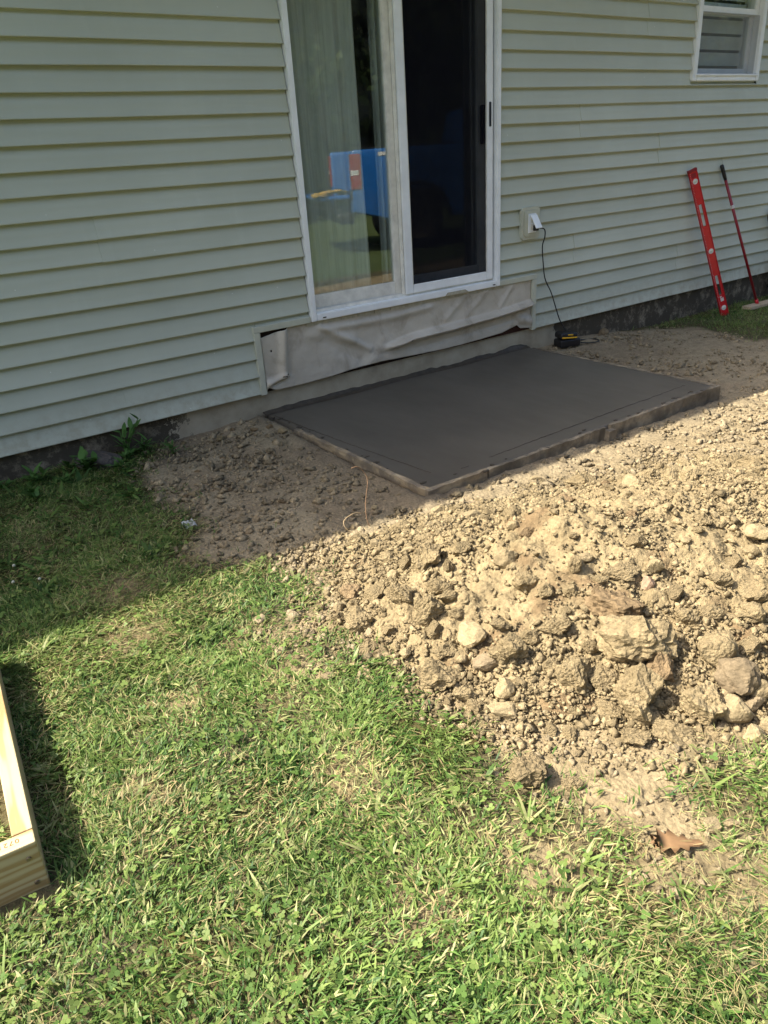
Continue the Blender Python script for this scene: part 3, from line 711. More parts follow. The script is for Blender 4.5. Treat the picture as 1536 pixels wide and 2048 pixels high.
# ---- rocks and clods
def rock_mesh(name, kind, seed, sub=3):
    bm = bmesh.new(); bmesh.ops.create_icosphere(bm, subdivisions=sub, radius=1)
    rs = np.random.default_rng(seed)
    P = rs.normal(size=(17 if kind == 'stone' else 14, 3)); P /= np.linalg.norm(P, axis=1)[:, None]
    Dk = rs.uniform(.5, .88, len(P)) if kind == 'stone' else rs.uniform(.6, 1.0, len(P))
    off = rs.uniform(0, 50, 3)
    co = np.array([v.co[:] for v in bm.verts])
    r = (Dk[None] / np.maximum(co @ P.T, .25)).min(1)
    if kind == 'boulder': r = .6 * np.clip(r, .75, 1.05) + .4
    r = np.minimum(r, .98 if kind == 'stone' else 1.15)
    a = {'stone': .08, 'boulder': .22, 'clod': .38}[kind]
    nn = fbm(co[:, 0] * 2.2 + off[0] + co[:, 2] * 1.7, co[:, 1] * 2.2 + off[1] - co[:, 2] * 1.3, 4, seed)
    n2 = fbm(co[:, 0] * 7 + off[1] + co[:, 2] * 5, co[:, 1] * 7 + off[2] - co[:, 2] * 6, 2, seed + 3)
    r = r * (1 + a * nn) + {'clod': .17, 'stone': .04, 'boulder': .05}[kind] * n2
    for v, rr in zip(bm.verts, r): v.co = v.co * rr
    for f in bm.faces: f.smooth = False
    m = bpy.data.meshes.new(name); bm.to_mesh(m); bm.free(); return m
ROCKS = [(-0.679, -2.743, 0.172, 0.097), (-0.748, -2.851, 0.174, 0.13), (-0.739, -2.938, 0.064, 0.093), (-0.588, -3.003, 0.104, 0.096), (-0.604, -3.074, 0.117, 0.088), (-0.574, -3.125, 0.062, 0.062), (-0.676, -3.115, 0.093, 0.086), (-0.614, -3.133, 0.051, 0.044), (-0.74, -3.069, 0.099, 0.099), (-0.835, -2.947, 0.105, 0.105), (-0.88, -2.978, 0.069, 0.083), (-0.917, -2.812, 0.084, 0.077), (-0.861, -2.847, 0.07, 0.063), (-0.829, -2.662, 0.081, 0.051), (-0.472, -2.714, 0.055, 0.063), (-0.528, -2.736, 0.047, 0.054), (-0.116, -2.825, 0.086, 0.06), (-0.171, -2.844, 0.051, 0.042), (-0.257, -2.839, 0.05, 0.04), (-0.606, -2.564, 0.063, 0.031), (-0.659, -2.574, 0.039, 0.062), (-0.542, -2.881, 0.068, 0.061), (-0.357, -2.175, 0.04, 0.026), (-0.778, -2.569, 0.045, 0.045), (-0.886, -2.15, 0.091, 0.107), (-0.921, -2.084, 0.047, 0.047), (-0.972, -2.078, 0.042, 0.037), (-0.915, -1.955, 0.078, 0.052), (-0.838, -1.986, 0.061, 0.026), (-0.869, -2.234, 0.032, 0.056), (-0.619, -2.272, 0.05, 0.037), (-0.548, -1.984, 0.092, 0.037), (-1.175, -2.048, 0.041, 0.052), (-1.179, -2.174, 0.087, 0.063), (-1.044, -2.229, 0.094, 0.055), (-1.041, -2.353, 0.084, 0.076), (-0.954, -2.28, 0.071, 0.055), (-0.987, -2.41, 0.042, 0.033), (-0.968, -2.361, 0.061, 0.046), (-1.07, -2.411, 0.052, 0.045), (-1.003, -2.642, 0.085, 0.071), (-1.044, -2.605, 0.078, 0.043), (-1.169, -2.544, 0.106, 0.078), (-1.072, -2.707, 0.062, 0.069), (-1.114, -2.741, 0.096, 0.038), (-1.391, -2.316, 0.065, 0.023), (-1.226, -2.939, 0.12, 0.082), (-1.164, -3.018, 0.038, 0.035), (-1.024, -3.276, 0.063, 0.031), (-0.986, -3.305, 0.038, 0.023), (-0.701, -3.19, 0.064, 0.049), (-1.095, -3.033, 0.023, 0.023), (-0.418, -0.323, 0.061, 0.044), (-0.423, -1.159, 0.042, 0.028), (-0.635, -1.168, 0.032, 0.023), (-0.605, -1.448, 0.038, 0.023), (0.121, -1.677, 0.058, 0.037), (-0.161, -1.551, 0.04, 0.031), (-1.359, -0.131, 0.201, 0.094), (2.605, -0.03, 0.076, 0.059), (-1.133, -1.331, 0.044, 0.028), (-1.056, -1.248, 0.029, 0.038), (-0.936, -3.017, 0.081, 0.038), (-0.856, -3.06, 0.11, 0.041), (-0.818, -2.771, 0.05, 0.043), (-0.903, -2.629, 0.058, 0.046), (-0.944, -2.552, 0.05, 0.038), (-0.489, -2.8, 0.056, 0.04), (-0.479, -2.91, 0.052, 0.043), (-0.403, -2.986, 0.078, 0.056), (-0.368, -2.865, 0.064, 0.038), (-0.571, -2.669, 0.093, 0.037), (-0.931, -2.731, 0.051, 0.04), (-1.152, -2.634, 0.056, 0.05), (-0.488, -3.04, 0.055, 0.046)]
SPEC = {0: ('clod', 'clod_brown', 'largest flat brown clod high on the front of the dirt pile', None), 1: ('clod', 'clod', 'largest rounded tan clod below the flat brown clod on the pile', None), 2: ('clod', 'clod_brown', 'dark brown clod wedged beside the largest rounded clod', None),
        3: ('boulder', 'clod', 'smooth rounded tan boulder at the foot of the dirt pile', None), 4: ('boulder', 'stone_grey', 'grey brown boulder beneath the smooth rounded tan boulder', None), 5: ('stone', 'stone', '', 'p'), 6: ('stone', 'stone', '', 'p'), 7: ('stone', 'stone_grey', '', 'p'),
        14: ('stone', 'stone', '', 'p'), 15: ('stone', 'stone_pink', 'small pinkish flat stone lying on the dirt pile', None), 16: ('stone', 'stone', '', 'p'), 17: ('stone', 'stone', '', 'p'), 19: ('stone', 'stone', '', 'p'), 22: ('stone', 'stone', '', 'p'), 28: ('stone', 'stone', '', 'p'), 30: ('stone', 'stone', '', 'p'), 31: ('stone', 'stone', '', 'p'), 32: ('stone', 'stone', '', 'p'),
        26: ('stone', 'stone', '', 'p'), 41: ('boulder', 'stone_grey', 'smooth oval brownish stone low on the dirt pile beside flat clod', None), 43: ('stone', 'stone', '', 'p'), 44: ('stone', 'stone', '', 'p'), 45: ('stone', 'stone', 'flat pale stone lying alone in the sunlit grass', None),
        46: ('clod', 'clod', 'double lobed pale clod sitting in grass below the pile', None), 47: ('clod', 'clod', 'small pale clod beside the double lobed clod in grass', None), 48: ('stone', 'stone', '', 'g'), 49: ('stone', 'stone', '', 'g'), 50: ('stone', 'stone', '', 'p'), 51: ('stone', 'stone_grey', '', 'g'),
        52: ('stone', 'stone', '', 's'), 53: ('stone', 'stone_grey', '', 's'), 54: ('stone', 'stone', '', 's'), 55: ('stone', 'stone', '', 's'), 56: ('stone', 'stone', '', 's'), 57: ('stone', 'stone', '', 's'), 60: ('stone', 'stone_grey', '', 's'), 61: ('stone', 'stone_grey', '', 's'),
        58: ('boulder', 'stone_dark', 'large dark stone against the foundation among weeds', None), 59: ('boulder', 'stone_grey', 'grey stone against foundation beyond the charger', None)}
LAB = {'p': ('tan stone poking out of the dirt pile', 'stones in the dirt pile'), 'g': ('small flat stone on the bare patch near the oak leaf', 'stones on the bare patch'), 's': ('small stone on bare shaded earth beside the slab', 'stones beside the slab'), 'e': ('small clod on bare shaded earth beside the slab', 'clods beside the slab'), 'c': ('crumbly tan clod on the front slope of the dirt pile', 'clods on the dirt pile')}
_r = random.Random(77)
for _k in range(30):
    _x = _r.uniform(-1.2, -.45); _y = _r.uniform(-1.5, -.08) if _k < 22 else _r.uniform(-.4, -.05); _w = _r.uniform(.018, .05); SPEC[len(ROCKS)] = ('stone' if _k % 3 else 'clod', _r.choice(('stone', 'stone_grey', 'clod', 'clod_brown')), '', 's' if _k % 3 else 'e'); ROCKS.append((_x, _y, _w, _w * _r.uniform(.5, .8)))
VM = {kd: [rock_mesh(kd, kd, 100 + 13 * j + hash_, 3) for j in range(7)] for kd, hash_ in (('clod', 1), ('stone', 50), ('boulder', 90))}
placed = []
def zone(x, y):
    d_ = float(poly_sd(np.array(x), np.array(y), PILE))
    if y > -2.05: return 'on the part of the pile nearest the slab'
    return 'along the foot of the pile beside the grass' if d_ < .13 else 'on the upper slope of the dirt pile'
for i, (x, y, w, h) in enumerate(ROCKS):
    kd, mt, lab, g = SPEC.get(i, ('clod', 'clod', '', 'c'))
    if w > .08: me = rock_mesh(kd, kd, 300 + i, 4)
    else: me = VM[kd][i % 7].copy()
    me.materials.clear(); me.materials.append(M[mt])
    o = obj('clod' if kd == 'clod' else ('boulder' if kd == 'boulder' and w > .09 else 'stone'), me)
    rs = random.Random(i * 3 + 1)
    sx = w * .56; sz = h * .55; sy = (w + h) * .25
    o.scale = (sx, sy, sz)
    yaw = math.radians(-36) + rs.uniform(-.3, .3)
    o.rotation_euler = (rs.uniform(-.25, .25), rs.uniform(-.25, .25), yaw)
    o.location = (x, y, float(pile_surface(x, y)) + sz * (.55 if kd != 'stone' else .5))
    if i == 46: o.scale = (.048, .04, .036)
    placed.append((x, y, w))
    if g == 'c' or g == 'p': nm_ = 'crumbly tan clod ' if g == 'c' else 'tan stone half buried '; tag(o, nm_ + zone(x, y), 'clod' if kd == 'clod' else 'stone', ('clods ' if g == 'c' else 'stones ') + zone(x, y))
    elif g: tag(o, LAB[g][0], 'clod' if kd == 'clod' else 'stone', LAB[g][1])
    else: tag(o, lab, 'clod' if kd == 'clod' else 'stone')
# medium clods: single pieces strewn over the heap and its foot
CLODM = {}
for mt in ('clod', 'clod_brown', 'stone'):
    for j in range(7):
        m_ = VM['clod' if mt != 'stone' else 'stone'][j].copy(); m_.materials.clear(); m_.materials.append(M[mt]); CLODM[mt, j] = m_
rs = random.Random(21); cnt = 0; tries = 0
while cnt < 190 and tries < 9000:
    tries += 1
    x = rs.uniform(-1.25, .9); y = rs.uniform(-3.25, -1.65)
    dpl = float(poly_sd(np.array(x), np.array(y), PILE))
    if dpl < -.06: continue
    front = math.exp(-max(dpl, 0) / .22) if y < -1.95 else .10
    if rs.random() > .10 + .9 * front: continue
    s = min(.052, .016 + rs.expovariate(1 / .011))
    if any((x - a) ** 2 + (y - b_) ** 2 < (s + w * .45) ** 2 for a, b_, w in placed): continue
    placed.append((x, y, s * 1.2)); cnt += 1
    mt = rs.choices(('clod', 'clod_brown', 'stone'), (.74, .08, .18))[0]
    o = obj('small_clod' if mt != 'stone' else 'small_stone', CLODM[mt, rs.randrange(7)])
    o.scale = (s * rs.uniform(.8, 1.25), s * rs.uniform(.7, 1.1), s * rs.uniform(.55, .9)); o.rotation_euler = (rs.uniform(-.5, .5), rs.uniform(-.5, .5), rs.uniform(0, 6.28))
    o.location = (x, y, float(pile_surface(x, y)) + s * .25)
    if mt == 'stone': tag(o, 'small loose stone ' + zone(x, y), 'stone', 'loose stones ' + zone(x, y))
    else: tag(o, 'small loose lump of earth ' + zone(x, y), 'clod', 'loose lumps ' + zone(x, y))
# crumbs: uncountable
def crumb_mesh(name, pos, size, cols, mat, seed):
    rs = np.random.default_rng(seed)
    bv = np.array([(1, 0, 0), (0, 1, 0), (-1, 0, 0), (0, -1, 0), (0, 0, 1), (0, 0, -1)], float); bf = np.array([(0, 1, 4), (1, 2, 4), (2, 3, 4), (3, 0, 4), (1, 0, 5), (2, 1, 5), (3, 2, 5), (0, 3, 5)])
    sub = rs.random(len(pos)); N = len(pos); K = len(bv)
    off = (bv[None] * 1.15 + rs.uniform(-.5, .5, (N, K, 3))) * rs.uniform(.6, 1.3, (N, 1, 3))
    a = rs.uniform(0, 6.28, N); ca, sa = np.cos(a)[:, None], np.sin(a)[:, None]
    ox = off[..., 0] * ca - off[..., 1] * sa; oy = off[..., 0] * sa + off[..., 1] * ca
    V = np.stack([ox, oy, off[..., 2] * .8], -1) * size[:, None, None] + pos[:, None, :]
    F = bf[None] + (np.arange(N) * K)[:, None, None]
    return mesh_np(name, V.reshape(-1, 3), None, F.reshape(-1, 3), np.repeat(cols, K, 0), mat)
N = 56000
px = RNG.uniform(-1.35, 1.0, N * 3); py = RNG.uniform(-3.5, -1.55, N * 3)
dpl = poly_sd(px, py, PILE); clump = fbm(px * 4, py * 4, 3, 33)
pr = np.where(dpl > -.02, np.clip(.35 + clump * 1.2 + .6 * np.exp(-np.maximum(dpl, 0) / .3), .08, 1), np.where(dpl > -.15, .25, .0))
kx = (RNG.random(N * 3) < pr); px = px[kx][:N]; py = py[kx][:N]
sz_ = .0020 + RNG.exponential(.0026, len(px)); sz_ = np.minimum(sz_, .015)
pz = pile_surface(px, py) + sz_ * .3 + .002
cc = np.array([.325, .252, .14]) * RNG.uniform(.55, 1.2, (len(px), 1))
tag(obj('soil_crumbs', crumb_mesh('soil_crumbs', np.stack([px, py, pz], -1), sz_, cc, M['pile'], 5)), 'loose crumbs of dry earth over the heap', kind='stuff')
N = 30000
px = RNG.uniform(-1.45, 3.4, N * 2); py = RNG.uniform(-3.4, -.03, N * 2)
sdv = dirt_sd(px, py); insl = (px > -.40) & (px < 1.83) & (py > -1.55)
nearl = np.exp(-np.hypot((px + .8) / .9, (py + .6) / .9)); 
pr = np.where((sdv > -.03 - .10 * RNG.random(len(px))) & ~insl & (poly_sd(px, py, PILE) < .05), np.clip(.22 + .5 * (py < -2.6) + .4 * (py < -1.6) + .75 * nearl + .5 * fbm(px * 3, py * 3, 3, 39) + .5 * np.exp(-np.abs(py + 1.58) / .06) * (px < 2), 0, 1), 0)
kx = RNG.random(N * 2) < pr; px = px[kx][:N]; py = py[kx][:N]
sz_ = np.minimum(.0028 + RNG.exponential(.0040, len(px)), .022) * np.where(py < -2.5, .6, 1.0)
pz = ground_z(px, py) + sz_ * .35
cc = np.array([.34, .27, .165]) * RNG.uniform(.6, 1.2, (len(px), 1))
ns = np.exp(-np.maximum(np.maximum(-.38 - px, px - 1.82), np.maximum(-1.52 - py, 0)) / .06)[:, None]; cc = cc * (1 - .65 * ns)
tag(obj('gravel_crumbs', crumb_mesh('gravel_crumbs', np.stack([px, py, pz], -1), sz_, cc, M['pile'], 6)), 'scattered crumbs and grit on the bare earth round the slab', kind='stuff')

# ================================================================== GRASS
def blades(root, az, length, width, lean, curl, cols, tipw=.15, seg=3, twist=None):
    N = len(root); ts = np.linspace(0, 1, seg + 1)
    dirx, diry = np.cos(az), np.sin(az); sx, sy = -diry, dirx
    V = np.zeros((N, seg * 2 + 1, 3)); p_ = root.copy(); ang = lean.copy()
    wprof = lambda t_: (np.minimum(1, .55 + 1.6 * t_) * (1 - t_ ** 2.2) + tipw * 0)
    for k in range(seg + 1):
        t_ = ts[k]
        if k > 0:
            st = length / seg
            p_ = p_ + np.stack([dirx * np.sin(ang) * st, diry * np.sin(ang) * st, np.cos(ang) * st], -1); ang = ang + curl / seg
        if k == seg: V[:, -1] = p_
        else:
            w_ = width * .5 * wprof(t_); tw = (twist * t_ if twist is not None else np.zeros(N)); cz = np.sin(tw)
            o_ = np.stack([sx * w_ * np.cos(tw), sy * w_ * np.cos(tw), w_ * cz], -1); V[:, 2 * k] = p_ - o_; V[:, 2 * k + 1] = p_ + o_
    K = seg * 2 + 1; b0 = (np.arange(N) * K)[:, None]
    Q = np.concatenate([b0 + np.array([[2 * k, 2 * k + 1, 2 * k + 3, 2 * k + 2]]) for k in range(seg - 1)]); T = b0 + np.array([[2 * seg - 2, 2 * seg - 1, 2 * seg]])
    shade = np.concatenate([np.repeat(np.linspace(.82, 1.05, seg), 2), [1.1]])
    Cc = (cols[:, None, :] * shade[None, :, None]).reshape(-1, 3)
    return V.reshape(-1, 3), Q, T, Cc
GREEN = np.array([.100, .172, .038]); LIME = np.array([.185, .252, .064]); PALE = np.array([.33, .34, .14]); STRAW = np.array([.40, .315, .15]); DEEP = np.array([.04, .095, .018])
def lawn(n, x0, x1, y0, y1, seed, wmul=1.0, lmul=1.0, extra=None, short=False):
    rg = np.random.default_rng(seed)
    x = rg.uniform(x0, x1, n); y = rg.uniform(y0, y1, n)
    sdv = dirt_sd(x, y); pr = .85 * sstep(.04, -.20, sdv) + .15 * sstep(.14, -.05, sdv) * (fbm(x * 9, y * 9, 2, 171) > .05)
    # a few tufts inside the dirt
    pr = np.maximum(pr, .22 * sstep(.30, .45, fbm(x * 6, y * 6, 3, 77)) * sstep(.35, .0, sdv))
    thin = np.zeros(n)
    for tx, ty, trr in THIN: thin = np.maximum(thin, np.exp(-((x - tx) ** 2 + (y - ty) ** 2) / trr ** 2))
    pr = pr * (1 - .62 * thin) * (.62 + .38 * sstep(-.35, .25, fbm(x * 5, y * 5, 3, 55)))
    pr = np.where((x > -.40) & (x < 1.83) & (y > -1.55), 0, pr); pr = np.where(y > -.005, 0, pr)
    if extra is not None: pr = pr * extra(x, y)
    k = rg.random(n) < pr; x = x[k]; y = y[k]; thin = thin[k]; n = len(x)
    z = ground_z(x, y) - .004 + (rg.uniform(.0, .022, n) if short else 0)
    cl = fbm(x * 3.2, y * 3.2, 3, 58); dryn = fbm(x * 6 + 9, y * 6, 3, 62)
    az = fbm(x * 4.5, y * 4.5, 2, 66) * 7 + rg.normal(0, 1.1, n)
    kind = rg.random(n)
    broad = (kind < .30 + .25 * np.clip(cl, -1, 1)) | short
    ln = np.where(broad, rg.uniform(.012, .032, n) if short else rg.uniform(.018, .04, n), rg.uniform(.022, .060, n)) * lmul * (1 + .45 * np.clip(fbm(x * 5 + 3, y * 5, 3, 73), -1, 1))
    wd = np.where(broad, rg.uniform(.0034, .0068, n), rg.uniform(.0016, .0032, n)) * wmul
    lean = np.where(broad, rg.uniform(.8, 1.5, n), rg.uniform(.15, 1.15, n)); curl = rg.uniform(.1, 1.2, n)
    pd = np.clip(.06 + .6 * thin + .7 * np.maximum(dryn, -.06), .01, .9); dry = rg.random(n) < pd
    lean = np.where(dry, rg.uniform(.9, 1.5, n), lean); curl = np.where(dry, rg.uniform(-.2, .5, n), curl); wd = np.where(dry, wd * .7, wd)
    c = GREEN[None] * np.ones((n, 1)); m = rg.random(n)[:, None]
    hue = np.clip(m + .6 * fbm(x * 4 + 2, y * 4, 4, 69)[:, None], 0, 1)
    c = np.where(hue < .36, LIME, np.where(hue < .44, PALE * .95, np.where(hue > .86, DEEP, GREEN)))
    c = np.where(dry[:, None], np.where(rg.random(n)[:, None] < .5, STRAW, PALE), c)
    c = c * rg.uniform(.75, 1.25, (n, 1)) * (1 + .25 * cl[:, None])
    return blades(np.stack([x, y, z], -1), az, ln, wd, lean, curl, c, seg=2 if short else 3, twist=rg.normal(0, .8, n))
def merge(parts):
    Vs = []; Qs = []; Ts = []; Cs = []; o_ = 0
    for V, Q, T, C_ in parts:
        Vs.append(V); Cs.append(C_); o2 = o_
        if len(Q): Qs.append(Q + o2)
        if len(T): Ts.append(T + o2)
        o_ += len(V)
    return np.concatenate(Vs), np.concatenate(Qs) if Qs else None, np.concatenate(Ts) if Ts else None, np.concatenate(Cs)
def outside_boards(x, y):      # no blades through the lumber
    return np.where(((x > -2.25) & (x < -2.19) & (y > -2.56) & (y < -1.40)) | ((x > -3.5) & (x < -2.19) & (y > -2.56) & (y < -2.49)), 0, 1)
parts = [lawn(130000, -2.75, -.55, -3.75, -1.2, 1, extra=outside_boards), lawn(135000, -2.6, -.7, -3.7, -1.2, 11, extra=outside_boards, short=True), lawn(36000, -2.9, -.9, -1.25, -.02, 12, extra=outside_boards, short=True), lawn(48000, -3.3, -.9, -1.25, -.02, 2, extra=outside_boards), lawn(26000, -3.4, -2.75, -3.9, -1.2, 3, 1.3, extra=outside_boards), lawn(26000, -2.6, .6, -4.15, -3.7, 4, 1.3), lawn(34000, 2.7, 6.0, -1.3, -.02, 5, 1.25, 1.15), lawn(16000, -.56, .7, -3.9, -3.1, 6, 1.2)]
def clippings(n, x0, x1, y0, y1, seed):
    rg = np.random.default_rng(seed); x = rg.uniform(x0, x1, n); y = rg.uniform(y0, y1, n)
    k = (dirt_sd(x, y) < .03) & (outside_boards(x, y) > 0) & (rg.random(n) < np.clip(.25 + 1.1 * fbm(x * 3.5 + 1, y * 3.5, 3, 131), .05, 1)) & ~((x > -.40) & (x < 1.83) & (y > -1.55)); x = x[k]; y = y[k]; n = len(x)
    c = np.where(rg.random((n, 1)) < .6, STRAW, PALE) * rg.uniform(.7, 1.25, (n, 1))
    return blades(np.stack([x, y, ground_z(x, y) + rg.uniform(.006, .034, n)], -1), rg.uniform(0, 6.28, n), rg.uniform(.02, .06, n), rg.uniform(.0011, .0022, n), rg.uniform(1.35, 1.75, n), rg.uniform(-.5, .5, n), c, seg=2)
parts += [clippings(34000, -2.7, -.6, -3.75, -1.1, 201), clippings(12000, -3.0, -.9, -1.2, -.03, 202), clippings(5000, 2.9, 5, -1.1, -.05, 203)]
# broad-leaved weeds and crabgrass: rosettes of wide leaves
rg = np.random.default_rng(44); R_ = []
def rosettes(n, x0, x1, y0, y1, lr, wr, seed, nl=(4, 8), pal=(GREEN, LIME, PALE * .9), lean=(.8, 1.45)):
    rg = np.random.default_rng(seed); x = rg.uniform(x0, x1, n); y = rg.uniform(y0, y1, n); k = (dirt_sd(x, y) < -.04) & (outside_boards(x, y) > 0) & (y < -.02)
    x = x[k]; y = y[k]; m = rg.integers(nl[0], nl[1], len(x)); x = np.repeat(x, m); y = np.repeat(y, m); n = len(x)
    az = rg.uniform(0, 6.28, n); pc = np.array(pal)[rg.integers(0, len(pal), n)] * rg.uniform(.75, 1.2, (n, 1))
    return blades(np.stack([x, y, ground_z(x, y) + .006], -1), az, rg.uniform(*lr, n), rg.uniform(*wr, n), rg.uniform(*lean, n), rg.uniform(.0, .7, n), pc, seg=4, twist=rg.normal(0, .45, n))
parts += [rosettes(700, -2.7, -.6, -3.75, -1.1, (.022, .05), (.006, .012), 71), rosettes(260, -3.2, -1.0, -1.3, -.05, (.04, .09), (.010, .020), 72, pal=(GREEN, DEEP)), rosettes(60, -2.7, -.6, -3.75, -1.1, (.05, .085), (.005, .009), 73, pal=(LIME, PALE))]
V, Q, T, C_ = merge(parts)
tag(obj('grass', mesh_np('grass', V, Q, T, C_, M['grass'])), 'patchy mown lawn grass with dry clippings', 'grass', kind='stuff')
# clover: three round leaflets on a stalk
rg = np.random.default_rng(9); n = 9000
x = rg.uniform(-2.9, -.8, n); y = rg.uniform(-3.75, -.05, n)
k = (dirt_sd(x, y) < -.03) & (outside_boards(x, y) > 0) & (rg.random(n) < np.clip(.35 + 1.3 * fbm(x * 2.6 + 5, y * 2.6, 3, 83), .03, 1)); x = x[k]; y = y[k]; n = len(x)
hgt = rg.uniform(.012, .036, n); ctr = np.stack([x, y, ground_z(x, y) + hgt], -1); az = rg.uniform(0, 6.28, n)
ang6 = np.linspace(0, 2 * np.pi, 7)[:-1]; Vc = []; Qc = []
tilt = rg.uniform(-.5, .5, (n, 2)); siz = rg.uniform(.0028, .0062, n); base_c = np.where(rg.random((n, 1)) < .55, LIME * .95, GREEN) * rg.uniform(.75, 1.2, (n, 1))
for L in range(3):
    a = az + L * 2.094; cx = np.cos(a) * siz; cy = np.sin(a) * siz
    lx = np.cos(ang6)[None] * siz[:, None] * .95 + cx[:, None]; ly = np.sin(ang6)[None] * siz[:, None] * .95 + cy[:, None]
    lz = lx * tilt[:, :1] + ly * tilt[:, 1:] + rg.uniform(-.1, .25, (n, 1)) * (lx * np.cos(a)[:, None] + ly * np.sin(a)[:, None])
    Vc.append(np.stack([lx, ly, lz], -1) + ctr[:, None, :])
Vc = np.stack(Vc, 1).reshape(-1, 3); b0 = (np.arange(n * 3) * 6)[:, None]; Qc = np.concatenate([b0 + np.array([[0, 1, 2, 3]]), b0 + np.array([[0, 3, 4, 5]])])
tag(obj('clover', mesh_np('clover', Vc, Qc, None, np.repeat(base_c, 18, 0), M['grass'])), 'low clover leaves growing through the lawn', 'clover', kind='stuff')

# ================================================================== RAISED BED FRAME
bed = tag(empty('raised_bed_frame', (-2.20, -2.525, -.155), (0, 0, -.087)), 'new pine lumber frame resting on the lawn', 'wooden frame')
obj('side_board', box(-.040, 0, .039, 0.850, 0, .150, .002), M['lumber_y'], bed)
obj('end_board', box(-1.25, .0, 0, .0385, 0, .148, .0025), M['lumber_x'], bed)
obj('side_board', box(-1.25, -1.21, .039, 0.850, 0, .150, .002), M['lumber_y'], bed)
obj('end_board', box(-1.25, .0, 0.8505, 0.889, 0, .148, .0025), M['lumber_x'], bed)
for z in (.045, .112):
    bm = bmesh.new(); bmesh.ops.create_cone(bm, cap_ends=True, segments=12, radius1=.0055, radius2=.0045, depth=.004, matrix=Matrix.Translation((-.022, -.001, z)) @ Matrix.Rotation(math.pi / 2, 4, 'X')); obj('screw', bm, M['steel'], bed)
cu = bpy.data.curves.new('stamp', 'FONT'); cu.body = '0721'; cu.size = .017; cu.extrude = .0002; cu.space_character = 1.25
to = bpy.data.objects.new('stamp', cu); COL.objects.link(to); dg = bpy.context.evaluated_depsgraph_get()
tm = bpy.data.meshes.new_from_object(to.evaluated_get(dg)); bpy.data.objects.remove(to); tm.materials.clear()
so = obj('stamp', tm, M['ink'], bed); so.rotation_euler = (0, 0, math.pi); so.location = (-.028, .027, .1483)

# ================================================================== SPIRIT LEVEL (leaning)
def lean_frame(top, bottom, roll=0.0):
    top = Vector(top); bottom = Vector(bottom); z = (top - bottom).normalized(); y = Vector((0, 1, 0)); x = y.cross(z).normalized(); y = z.cross(x)
    m = Matrix.Identity(4)
    for k, v in enumerate((x, y, z)):
        for j in range(3): m[j][k] = v[j]
    m = m @ Matrix.Rotation(roll, 4, 'Z'); m.translation = bottom; return m, (top - bottom).length
zb = float(ground_z(3.93, -.215))
m, L = lean_frame((3.520, -.048, .94), (3.955, -.22, zb + .004), -.45)
lev = empty('spirit_level'); lev.matrix_world = m; tag(lev, 'long red spirit level leaning against the siding', 'spirit level')
def slot_plate(L):
    # I-beam web with two oval hand holes, built as outline strips
    bm = bmesh.new(); w = .030
    return bm
bm = bmesh.new()
for a, b_ in ((0, .19), (.37, .80), (.98, L)): bbox(bm, -.030, .030, -.006, .006, a, b_)
for a, b_ in ((.1905, .3695), (.8005, .9795)):
    bbox(bm, -.030, -.014, -.006, .006, a, b_); bbox(bm, .014, .030, -.006, .006, a, b_)
obj('web', bm, M['red'], lev)
obj('flange', box(-.0335, -.0305, -.0125, .0125, 0, L, .001), M['red'], lev); obj('flange', box(.0305, .0335, -.0125, .0125, 0, L, .001), M['red'], lev)
obj('end_cap', box(-.036, .036, -.015, .015, L - .006, L + .012, .003), M['darkred'], lev); obj('end_cap', box(-.036, .036, -.015, .015, -.002, .010, .003), M['darkred'], lev)
for z in (.075, .585, L - .085):
    bm = bmesh.new(); bmesh.ops.create_cone(bm, cap_ends=True, segments=20, radius1=.021, radius2=.021, depth=.017, matrix=Matrix.Translation((.002, 0, z)) @ Matrix.Rotation(math.pi / 2, 4, 'X'))
    v = obj('vial_housing', bm, M['sticker'], lev)
    bm = bmesh.new(); bmesh.ops.create_cone(bm, cap_ends=True, segments=10, radius1=.005, radius2=.005, depth=.03, matrix=Matrix.Translation((.002, -.008, z)) @ Matrix.Rotation(math.pi / 2, 4, 'Y')); obj('vial', bm, M['vial'], v)
bm = bmesh.new()
for k in range(int(L / .0125)):
    z = .03 + k * .0125
    if z < L - .02: bbox(bm, -.0298, -.0245 + (.003 if k % 4 == 0 else 0), -.0068, -.0061, z, z + .0022)
tag(obj('scale_marks', bm, M['sticker'], lev), kind='stuff')
obj('label_sticker', box(-.010, .018, -.0068, -.0061, .135, .165), M['sticker'], lev); obj('label_sticker', box(-.012, .006, -.0068, -.0061, .172, .182), M['sticker'], lev)
obj('label_sticker', box(-.020, .020, -.0068, -.0061, L - .055, L - .02), M['darkred'], lev)

# long-handled tool
zb = float(ground_z(4.42, -.23))
m, L = lean_frame((3.945, -.030, .955), (4.425, -.235, zb + .03))
tool = empty('floor_brush'); tool.matrix_world = m; tag(tool, 'red pole with black grip and wooden head leaning on siding', 'broom')
bm = bmesh.new(); tube(bm, [(0, 0, .02), (0, 0, L - .10)], .0115, 12); obj('pole', bm, M['darkred'], tool)
bm = bmesh.new(); tube(bm, [(0, 0, L - .12), (0, 0, L - .09), (0, 0, L - .03), (0, 0, L), (0, 0, L + .006)], [.0125, .0150, .0158, .015, .009], 12); obj('grip', bm, M['black'], tool)
bm = bmesh.new(); tube(bm, [(0, 0, -.005), (0, 0, .05)], [.017, .0135], 12); obj('socket', bm, M['red'], tool)
obj('joint_band', box(-.0125, .0125, -.0125, .0125, L * .71, L * .71 + .03, .004), M['sticker'], tool)
hb = rough_board(-.21, .24, -.045, .045, -.012, .012, 8, 8, .001); ho = obj('head', hb, simple('bare_wood', (.50, .38, .25), .75, .25, 0, 20, .15, .2), tool)
